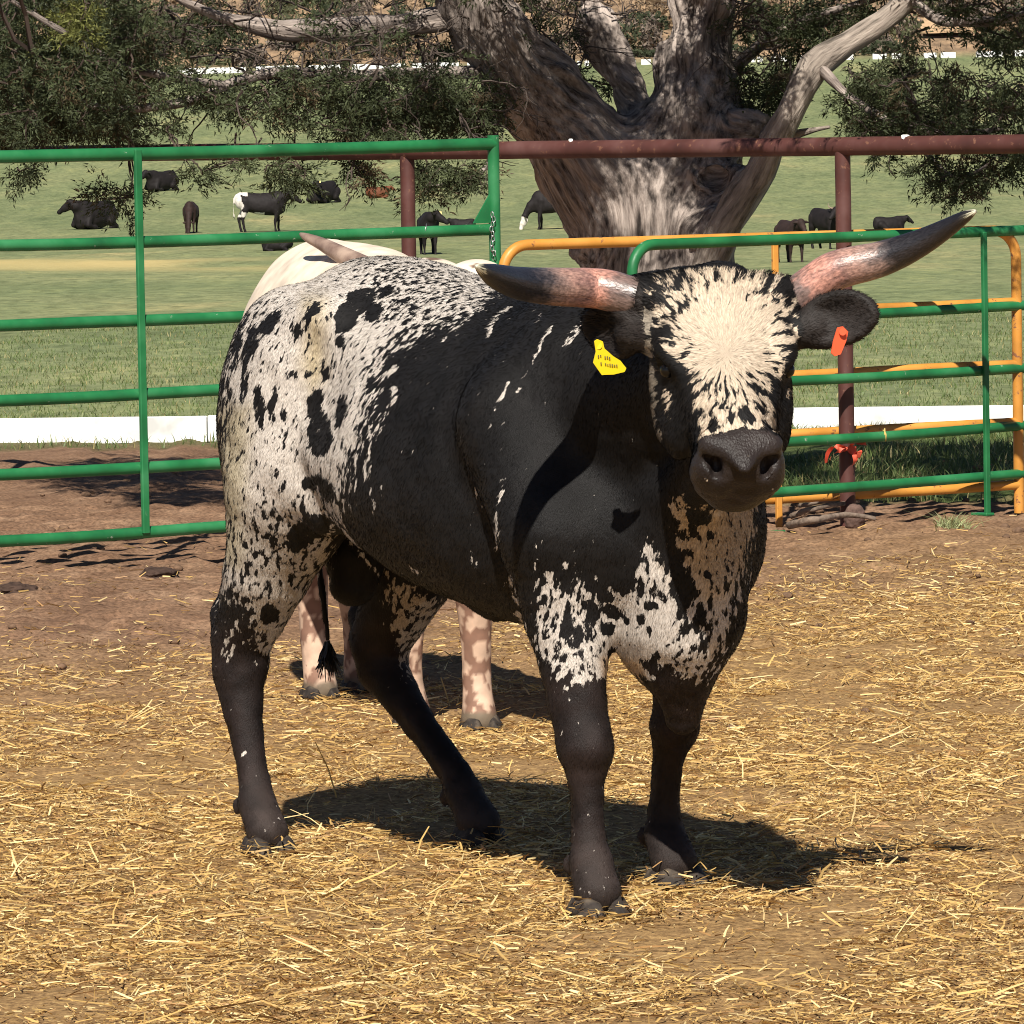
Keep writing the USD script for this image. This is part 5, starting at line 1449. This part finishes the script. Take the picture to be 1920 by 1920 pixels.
for k, fw in (('fr', BU + 0.10 * BR), ('fl', BU - 0.05 * BR), ('rr', BU + 0.15 * BR), ('rl', BU)):
    j = LEG[k][-1][0]
    put('hoof', claws(np.array([j[0], j[1], -0.006]), fw, 0.93), hoof_mat, bull, smooth=40)

# ear tags
tag_y = mat('tag_yellow', {'p': ('principled_bsdf', {'base_color': (0.80, 0.60, 0.012), 'roughness': 0.45})}, [])
tag_o = mat('tag_orange', {'p': ('principled_bsdf', {'base_color': (0.80, 0.10, 0.035), 'roughness': 0.45})}, [])
ink = mat('tag_ink', {'p': ('principled_bsdf', {'base_color': (0.10, 0.08, 0.02), 'roughness': 0.6})}, [])


def plate(pix, D, mat_, th=0.003, tilt=(0, 0), label=None):
    """A flat plate whose outline shows at these pixels, tipped about its middle."""
    c = np.mean(pix, 0)
    p = np.array([at(x, y, D + tilt[0] * (x - c[0]) + tilt[1] * (y - c[1])) for x, y in pix])
    n = len(p)
    nv = np.cross(p[1] - p[0], p[2] - p[0]); nv /= np.linalg.norm(nv)
    if nv[1] > 0:
        nv, p = -nv, p[::-1]
        nv = np.cross(p[1] - p[0], p[2] - p[0]); nv /= np.linalg.norm(nv)
        if nv[1] > 0:
            nv = -nv
    v = np.vstack([p + nv * th / 2, p - nv * th / 2])
    from shapely.geometry import Polygon
    a = p[1] - p[0]; a /= np.linalg.norm(a); b_ = np.cross(nv, a)
    pl = np.stack([(p - p[0]) @ a, (p - p[0]) @ b_], 1)
    m = trimesh.creation.extrude_polygon(Polygon(pl), th, engine='earcut')
    v = p[0] + m.vertices[:, :1] * a + m.vertices[:, 1:2] * b_ + (m.vertices[:, 2:] - th / 2) * nv
    return (np.array(v), np.array(m.faces)), nv


DT = 13.02
yt, ny = plate([(1114, 640), (1120, 636), (1130, 640), (1133, 653), (1150, 668), (1163, 676), (1174, 690), (1171, 697), (1150, 702), (1128, 703), (1112, 680), (1117, 660)], DT, tag_y, tilt=(0.0003, 0.0002))
ytp = put('ear_tag', yt, tag_y, bull, label='yellow ear tag with a worn line of writing')
strokes = []
r_ = np.random.default_rng(4)
for row, (x0, y0, n) in enumerate([(1122, 667, 7), (1127, 681, 8)]):
    for k in range(n):
        x, y = x0 + k * 4.2, y0 + k * 0.7 + r_.uniform(-1, 1)
        if r_.random() < 0.2:
            continue
        cc = at(x, y, DT + 0.0003 * (x - 1140) + 0.0002 * (y - 672) - 0.0035)
        strokes.append(box((0.0026, 0.0006, 0.0016 + 0.003 * r_.random()), cc))
put('writing', join(strokes), ink, ytp)
ot, no = plate([(1570, 614), (1580, 612), (1590, 622), (1586, 640), (1576, 664), (1565, 668), (1558, 662), (1562, 640)], 13.0, tag_o, tilt=(0.0004, 0.0))
put('ear_tag', ot, tag_o, bull, label='orange ear tag')
for (x_, y_), D_, m_, up_ in (((1122, 648), DT - 0.008, tag_y, ytp), ((1580, 622), 12.995, tag_o, None)):
    cyl = trimesh.creation.cylinder(0.0075, 0.006, sections=14)
    cv_ = np.array(cyl.vertices)[:, [0, 2, 1]] + at(x_, y_, D_)
    put('tag_button', (cv_, np.array(cyl.faces)[:, ::-1]), m_, up_ or bull)
# tail switch
r_ = np.random.default_rng(8)
sw = []
for k in range(90):
    a = r_.uniform(0, 2 * np.pi); q = r_.uniform(0, 1) ** 0.5
    p0 = B(-0.885, -0.035, 0.455) + 0.008 * q * np.array([math.cos(a), math.sin(a), 0]) - np.array([0, 0, r_.uniform(0, 0.03)])
    L = r_.uniform(0.035, 0.075)
    p1 = p0 + np.array([math.cos(a) * 0.013 * q, math.sin(a) * 0.013 * q, -L * 0.5])
    p2 = p0 + np.array([math.cos(a) * 0.022 * q + r_.normal(0, .006), math.sin(a) * 0.022 * q + r_.normal(0, .006), -L])
    sw.append(tube([p0, p1, p2], [0.0022, 0.0022, 0.0008], 3, False))
hair_mat = mat('tail_hair', {'p': ('principled_bsdf', {'base_color': (0.012, 0.010, 0.009), 'roughness': 0.6})}, [])
put('tail_switch', join(sw), hair_mat, bull, kind='stuff')


# the coat itself: short hairs lying along the body, each the colour of the skin at its root
r_ = np.random.default_rng(15)
fa_ = np.linalg.norm(np.cross(PV[PF[:, 1]] - PV[PF[:, 0]], PV[PF[:, 2]] - PV[PF[:, 0]]), axis=1)
fa_ = fa_ * np.where(IS_HEAD[PF[:, 0]], 2.0, 1.0) * np.where(wet[PF[:, 0]] > 0.5, 0.0, 1.0)
fi_ = r_.choice(len(PF), 210000, p=fa_ / fa_.sum())
vi = PF[fi_]
bw = r_.dirichlet([1, 1, 1], len(fi_))
mixv = lambda A: (A[vi] * bw[:, :, None]).sum(1) if A.ndim == 2 else (A[vi] * bw).sum(1)
root, hn_ = mixv(PV), mixv(NV)
hn_ /= np.linalg.norm(hn_, axis=1, keepdims=True)
isH = IS_HEAD[vi[:, 0]]
flow = e1[0] * BU + e1[1] * BR + np.array([0, 0, e1[2]])
whorl = PV[np.where(IS_HEAD)[0][np.argmin((X[IS_HEAD] - 1361) ** 2 + (Y[IS_HEAD] - 664) ** 2)]]
dr = np.where(isH[:, None], root - whorl, flow)
dr = dr - (dr * hn_).sum(1, keepdims=True) * hn_
dr /= np.maximum(np.linalg.norm(dr, axis=1, keepdims=True), 1e-4)
dr = dr + r_.normal(0, 0.22, dr.shape)
dr -= (dr * hn_).sum(1, keepdims=True) * hn_
dr /= np.linalg.norm(dr, axis=1, keepdims=True)
haR, hR = mixv(ha), mixv(_h)
top = np.where(isH, np.clip((0.10 - haR) / 0.09, 0, 1), 0)[:, None]
Lh = (0.0055 + 0.005 * r_.random((len(fi_), 1))) * np.where(isH[:, None], 1.1, 1.0) * np.where((hR < 0.5)[:, None] & ~isH[:, None], 0.8, 1.0) * (1 + 0.8 * top)
lift = 0.10 + 0.15 * r_.random((len(fi_), 1)) + 0.15 * top
sd_ = np.cross(dr, hn_)
wd_ = 0.00045
a0, a2 = root - hn_ * 0.0006, root + (dr + hn_ * lift) * Lh
a1 = root + (dr * 0.5 + hn_ * lift * 0.75) * Lh
hv_ = np.stack([a0, a1 + sd_ * wd_, a2, a1 - sd_ * wd_], 1).reshape(-1, 3)
i_ = np.arange(len(fi_))[:, None] * 4
hf_ = np.vstack([i_ + np.array([0, 1, 2]), i_ + np.array([0, 2, 3])])
rep = lambda A: np.repeat(A, 4, 0)
put('hair', (hv_, hf_), coat_mat, bull, smooth=True, attrs={'bias': rep(mixv(bias) + r_.normal(0, 0.02, len(fi_))), 'light': rep(mixv(light) * r_.uniform(0.8, 1.1, (len(fi_), 1))), 'dark': rep(mixv(dark) * r_.uniform(0.7, 1.6, (len(fi_), 1))), 'hair': rep(mixv(pv)), 'wet': np.zeros(len(hv_))}, kind='stuff')
UsdGeom.Mesh.Get(stage, bull.path + '/hair').GetNormalsAttr().Set(Vt.Vec3fArray.FromNumpy(rep(hn_ + r_.normal(0, 0.12, hn_.shape)).astype(np.float32)))

# the pale cow right behind the bull
def cream(v, ho, hv):
    n = meshkit.fbm(v * 8, 3, 2)
    c = np.tile([0.66, 0.555, 0.44], (len(v), 1))
    low = np.clip((0.62 - v[:, 2]) / 0.22, 0, 1)[:, None]
    pn = meshkit.fbm(v * np.array([46, 46, 24]), 3, 5)[:, None]
    pink = np.where(pn > 0.50, [0.47, 0.32, 0.23], [0.17, 0.085, 0.056]) * (0.75 + 0.5 * meshkit.fbm(v * 40, 2, 5))[:, None]
    c = c * (1 - 0.95 * low) + pink * 0.95 * low
    hoofw = np.clip((0.055 + 0.02 * (meshkit.noise(v * 30, 3)[:, None] - 0.5) - v[:, 2:]) / 0.012, 0, 1)
    c = c * (1 - hoofw) + hoofw * np.array([0.15, 0.115, 0.08]) * (0.6 + 0.8 * meshkit.fbm(v * 30, 2, 9))[:, None]
    sp = (meshkit.noise(v * 20, 6) > 0.80) & (v[:, 2] > 1.15) & (v[:, 0] > 0.25)
    c[sp] = [0.16, 0.10, 0.07]
    return c


wu = np.array([0.29, -0.957, 0])
wo = np.array([-0.345, 18.05, 0.0])
ct = cow(wo + np.array([0, 0, -0.004]), math.atan2(wu[1], wu[0]), 'stand', 'drop', 1.035, cream, 'cream white cow standing close behind the speckled bull, mostly hidden by it', h=0.011)
hp_ = [np.r_[at(690, 505, 18.02), 0.034], np.r_[at(640, 478, 18.10), 0.026], np.r_[at(600, 456, 18.20), 0.018], np.r_[at(575, 445, 18.26), 0.012], np.r_[at(564, 439, 18.30), 0.005]]
hc = curve(np.array(hp_), 24)
put('tail', tube(hc[:, :3], hc[:, 3], 14), HORN2, ct, smooth=True, label='brownish raised tail')

_ya = math.atan2(wu[1], wu[0])
_M = np.array([[math.cos(_ya), -math.sin(_ya), 0], [math.sin(_ya), math.cos(_ya), 0], [0, 0, 1.0]])
for fx0, fy0, o_ in ((0.52, 0.155 * 0.50, 0.05), (0.52, -0.155 * 0.50, -0.06), (-0.56, 0.175 * 0.42, -0.05), (-0.56, -0.175 * 0.42, 0.06)):
    put('hoof', claws(_M @ np.array([fx0 + o_ - 0.005, fy0, 0]) * 1.035 + wo + np.array([0, 0, -0.006]), wu, 0.86), hoof_mat, ct, smooth=40)

# ---------------------------------------------------------------- straw on the yard
def straw(n, ylo, yhi, seed, dens, width, lmin, lmax, lift, bent=False):
    r = np.random.default_rng(seed)
    m = n * 3
    y = ylo + (yhi - ylo) * r.uniform(0, 1, m)
    half = 0.095 * y + 0.75
    x = (r.uniform(-1, 1, m)) * half
    clump = meshkit.fbm(np.stack([x * 2.2, y * 1.4, x * 0], -1), 3, 31)
    keepp = dens(x, y) * np.clip((clump - 0.31) / 0.20, 0.12, 1)
    ok = r.uniform(0, 1, m) < keepp
    x, y = x[ok][:n], y[ok][:n]
    k = len(x)
    a = r.uniform(0, 2 * np.pi, k)
    L = lmin + (lmax - lmin) * r.beta(1.2, 4.0, k)
    tilt = np.clip(np.abs(r.normal(0, 0.16, k)), 0, 0.9) * np.where(r.uniform(0, 1, k) < 0.05, 3, 1)
    d = np.stack([np.cos(a) * np.cos(tilt), np.sin(a) * np.cos(tilt), np.sin(tilt)], 1)
    bend = r.normal(0, 0.22, (k, 3)); bend[:, 2] = np.abs(bend[:, 2]) * 0.3
    z0 = ground_z(x, y) + np.abs(r.normal(0, lift, k)) + 0.003
    c = np.stack([x, y, z0 + np.abs(d[:, 2]) * L * 0.35], 1)
    p0, p1, p2 = c - d * (L / 2)[:, None], c + bend * (L * 0.18)[:, None], c + d * (L / 2)[:, None]
    w = width * r.uniform(0.5, 1.3, k)
    side = np.cross(d, r.normal(0, 0.5, (k, 3)) + [0, 0, 1.0]); side /= np.linalg.norm(side, axis=1, keepdims=True)
    s = side * (w / 2)[:, None]
    v = np.stack([p0 - s, p0 + s, p1 - s, p1 + s, p2 - s * 0.7, p2 + s * 0.7], 1).reshape(-1, 3)
    i = np.arange(k)[:, None] * 6
    f = np.vstack([i + np.array([0, 1, 3]), i + np.array([0, 3, 2]), i + np.array([2, 3, 5]), i + np.array([2, 5, 4])])
    if not bent:                                   # short pieces lie straight
        v = np.stack([p0 - s, p0 + s, p2 - s * 0.7, p2 + s * 0.7], 1).reshape(-1, 3)
        i = np.arange(k)[:, None] * 4
        f = np.vstack([i + np.array([0, 1, 3]), i + np.array([0, 3, 2])])
    u = r.uniform(0, 1, k)[:, None]
    col = np.where(u < 0.55, [0.57, 0.365, 0.125], np.where(u < 0.76, [0.80, 0.61, 0.29], np.where(u < 0.94, [0.27, 0.145, 0.05], [0.42, 0.24, 0.10])))
    col = col * r.uniform(0.7, 1.25, k)[:, None]
    return v, f, np.repeat(col, 6 if bent else 4, 0)


straw_mat = mat('straw', {'c': ('attribute', {'attribute': 'col'}), 'p': ('principled_bsdf', {'roughness': 0.55, 'specular_ior_level': 0.35}), 't': ('translucent_bsdf', {}), 'm': ('mix_closure', {'fac': 0.15})},
                [('c.vector', 'p.base_color'), ('c.vector', 't.color'), ('p.BSDF', 'm.closure1'), ('t.BSDF', 'm.closure2')], surface='m.closure')


def bed(x, y):
    return np.clip((22.3 + 0.8 * np.clip(x, -1, 2) - y + 1.2 * (meshkit.noise(np.stack([x, y, x * 0], -1) * 0.8, 8) - 0.5) + 1.3 * np.clip(x, -0.4, 1.4)) / 5.0, 0.012, 1)


S = [straw(70000, 11.4, 20.5, 53, bed, 0.0022, 0.004, 0.022, 0.004), straw(140000, 11.4, 23.5, 41, bed, 0.0034, 0.006, 0.060, 0.007), straw(34000, 11.4, 24.0, 47, bed, 0.0042, 0.02, 0.12, 0.010, True), straw(5000, 18, 26, 43, lambda x, y: np.full(len(x), 0.5) * np.clip(1.2 - (y - 18) / 9, 0.1, 1), 0.005, 0.02, 0.10, 0.004), straw(1400, 11.4, 19, 44, bed, 0.0042, 0.08, 0.22, 0.014, True)]
for k_, (fx_, fy_) in enumerate([LEG[q][-1][0][:2] for q in ('fr', 'fl', 'rr', 'rl')]):
    near = lambda x, y, fx_=fx_, fy_=fy_: np.exp(-(((x - fx_ - 0.02) / 0.10) ** 2 + ((y - fy_) / 0.13) ** 2))
    v, f, c = straw(9000, fy_ - 0.35, fy_ + 0.35, 60 + k_, near, 0.0036, 0.02, 0.11, 0.020, True)
    S.append((v, f, c))
sv, sf, sc, n0 = [], [], [], 0
for v, f, c in S:
    sv.append(v); sf.append(f + n0); sc.append(c); n0 += len(v)
put('straw', (np.vstack(sv), np.vstack(sf)), straw_mat, attrs={'col': np.vstack(sc)}, kind='stuff', label='loose golden straw scattered thickly over the brown yard', cat='straw')


# grass blades: by the white board and under the right-hand gate; a pale weed by the gate foot
def blades(x, y, z, h, w, seed, spread=0.35):
    r = np.random.default_rng(seed)
    k = len(x)
    a = r.uniform(0, 2 * np.pi, k)
    side = np.stack([np.cos(a), np.sin(a), a * 0], 1) * w / 2
    lean = r.normal(0, spread, (k, 2)) * h[:, None]
    b = np.stack([x, y, z - 0.01], 1)
    m = b + np.stack([lean[:, 0] * 0.35, lean[:, 1] * 0.35, h * 0.6], 1)
    t = b + np.stack([lean[:, 0], lean[:, 1], h], 1)
    v = np.stack([b - side, b + side, m - side * 0.7, m + side * 0.7, t], 1).reshape(-1, 3)
    i = np.arange(k)[:, None] * 5
    return v, np.vstack([i + np.array([0, 1, 3]), i + np.array([0, 3, 2]), i + np.array([2, 3, 4])])


r_ = np.random.default_rng(77)
x = np.r_[r_.uniform(0.75, 3.2, 16000), r_.uniform(-3.4, 3.6, 5000)]; y = np.r_[r_.uniform(26.9, 33.0, 16000), r_.uniform(32.2, 33.05, 5000)]
ok = (meshkit.fbm(np.stack([x * 2, y * 1.2, x * 0], -1), 3, 5) > 0.42) & (x > 0.95 + 0.4 * (meshkit.noise(np.stack([x * 0, y * 2, x * 0], -1), 3) - 0.5)) | ((y > 32.6) & (r_.uniform(0, 1, len(x)) < 0.35))
x, y = x[ok], y[ok]
xf = r_.uniform(-4.2, 4.4, 45000); yf = 33.15 + 24 * r_.uniform(0, 1, 45000) ** 1.6
zf_ = np.r_[ground_z(x, y), field_z(xf, yf)]
xx, yy = np.r_[x, xf], np.r_[y, yf]
hh = np.r_[r_.uniform(0.03, 0.08, len(x)), r_.uniform(0.02, 0.055, len(xf))]
gv, gf_ = blades(xx, yy, zf_, hh, 0.007, 5, 0.5)
u = r_.uniform(0, 1, len(xx))[:, None]
gcol = np.where(u < 0.7, [0.105, 0.145, 0.045], np.where(u < 0.88, [0.16, 0.18, 0.065], [0.30, 0.25, 0.11])) * r_.uniform(0.7, 1.3, (len(xx), 1))
put('grass', (gv, gf_), straw_mat, attrs={'col': np.repeat(gcol, 5, 0)}, kind='stuff', label='short grass along the white board and under the gates', cat='grass')

wq = gnd(1788, 992)
k = 170
xw, yw = wq[0] + r_.normal(0, 0.035, k), wq[1] + r_.normal(0, 0.05, k)
wv, wf = blades(xw, yw, ground_z(xw, yw), r_.uniform(0.03, 0.085, k), 0.006, 9, 0.9)
put('weed', (wv, wf), straw_mat, attrs={'col': np.repeat(np.array([0.26, 0.28, 0.13]) * r_.uniform(0.7, 1.4, (k, 1)), 5, 0)}, loc=wq, label='pale green weed growing by the foot of the low green gate', cat='weed')

# cow pats and clods
DUNG = attr_mat('dung', rough=0.85, spec=0.2, bump=0.6, scale=45.0, lo=0.6, hi=1.3)
for k, (px, py, rx, ry, lab) in enumerate([(298, 1078, 36, 15, 'dark cow pat on the bare dirt left of the hind legs'), (28, 1108, 40, 18, 'dark dung heap at the left edge of the dirt')]):
    q = gnd(px, py)
    m = trimesh.creation.icosphere(4, 1.0)
    v = np.array(m.vertices)
    sx = rx / FPX * q[1]
    r0 = 1 + 0.7 * (meshkit.fbm(v * 2.2 + k * 5, 4, 3) - 0.5)
    v = v * r0[:, None] * np.array([sx, sx * 1.2, 0.030]) + q
    put('cow_pat', (v, np.array(m.faces)), DUNG, smooth=True, attrs={'col': np.tile([0.06, 0.036, 0.026], (len(v), 1))}, label=lab, cat='dung', loc=q)
m = trimesh.creation.icosphere(1, 1.0)
bv, bf = np.array(m.vertices), np.array(m.faces)
cs = []
for k in range(420):
    yk = r_.uniform(14, 31); xk = r_.uniform(-0.1, 0.1) * yk
    if yk < 19 and r_.random() < 0.6:
        continue
    s = r_.uniform(0.006, 0.026) * (1 if yk > 19 else 0.6)
    v = bv * (1 + 0.6 * (meshkit.fbm(bv * 1.6 + k, 2, k) - 0.5))[:, None] * np.array([s, s, s * 0.7]) + np.array([xk, yk, float(ground_z(np.array([xk]), np.array([yk]))[0]) + s * 0.3])
    cs.append((v, bf))
cv, cf = join(cs)
put('clods', (cv, cf), DUNG, smooth=True, attrs={'col': np.tile([0.15, 0.09, 0.055], (len(cv), 1))}, kind='stuff', label='clods of dry earth lying on the bare dirt', cat='clods')
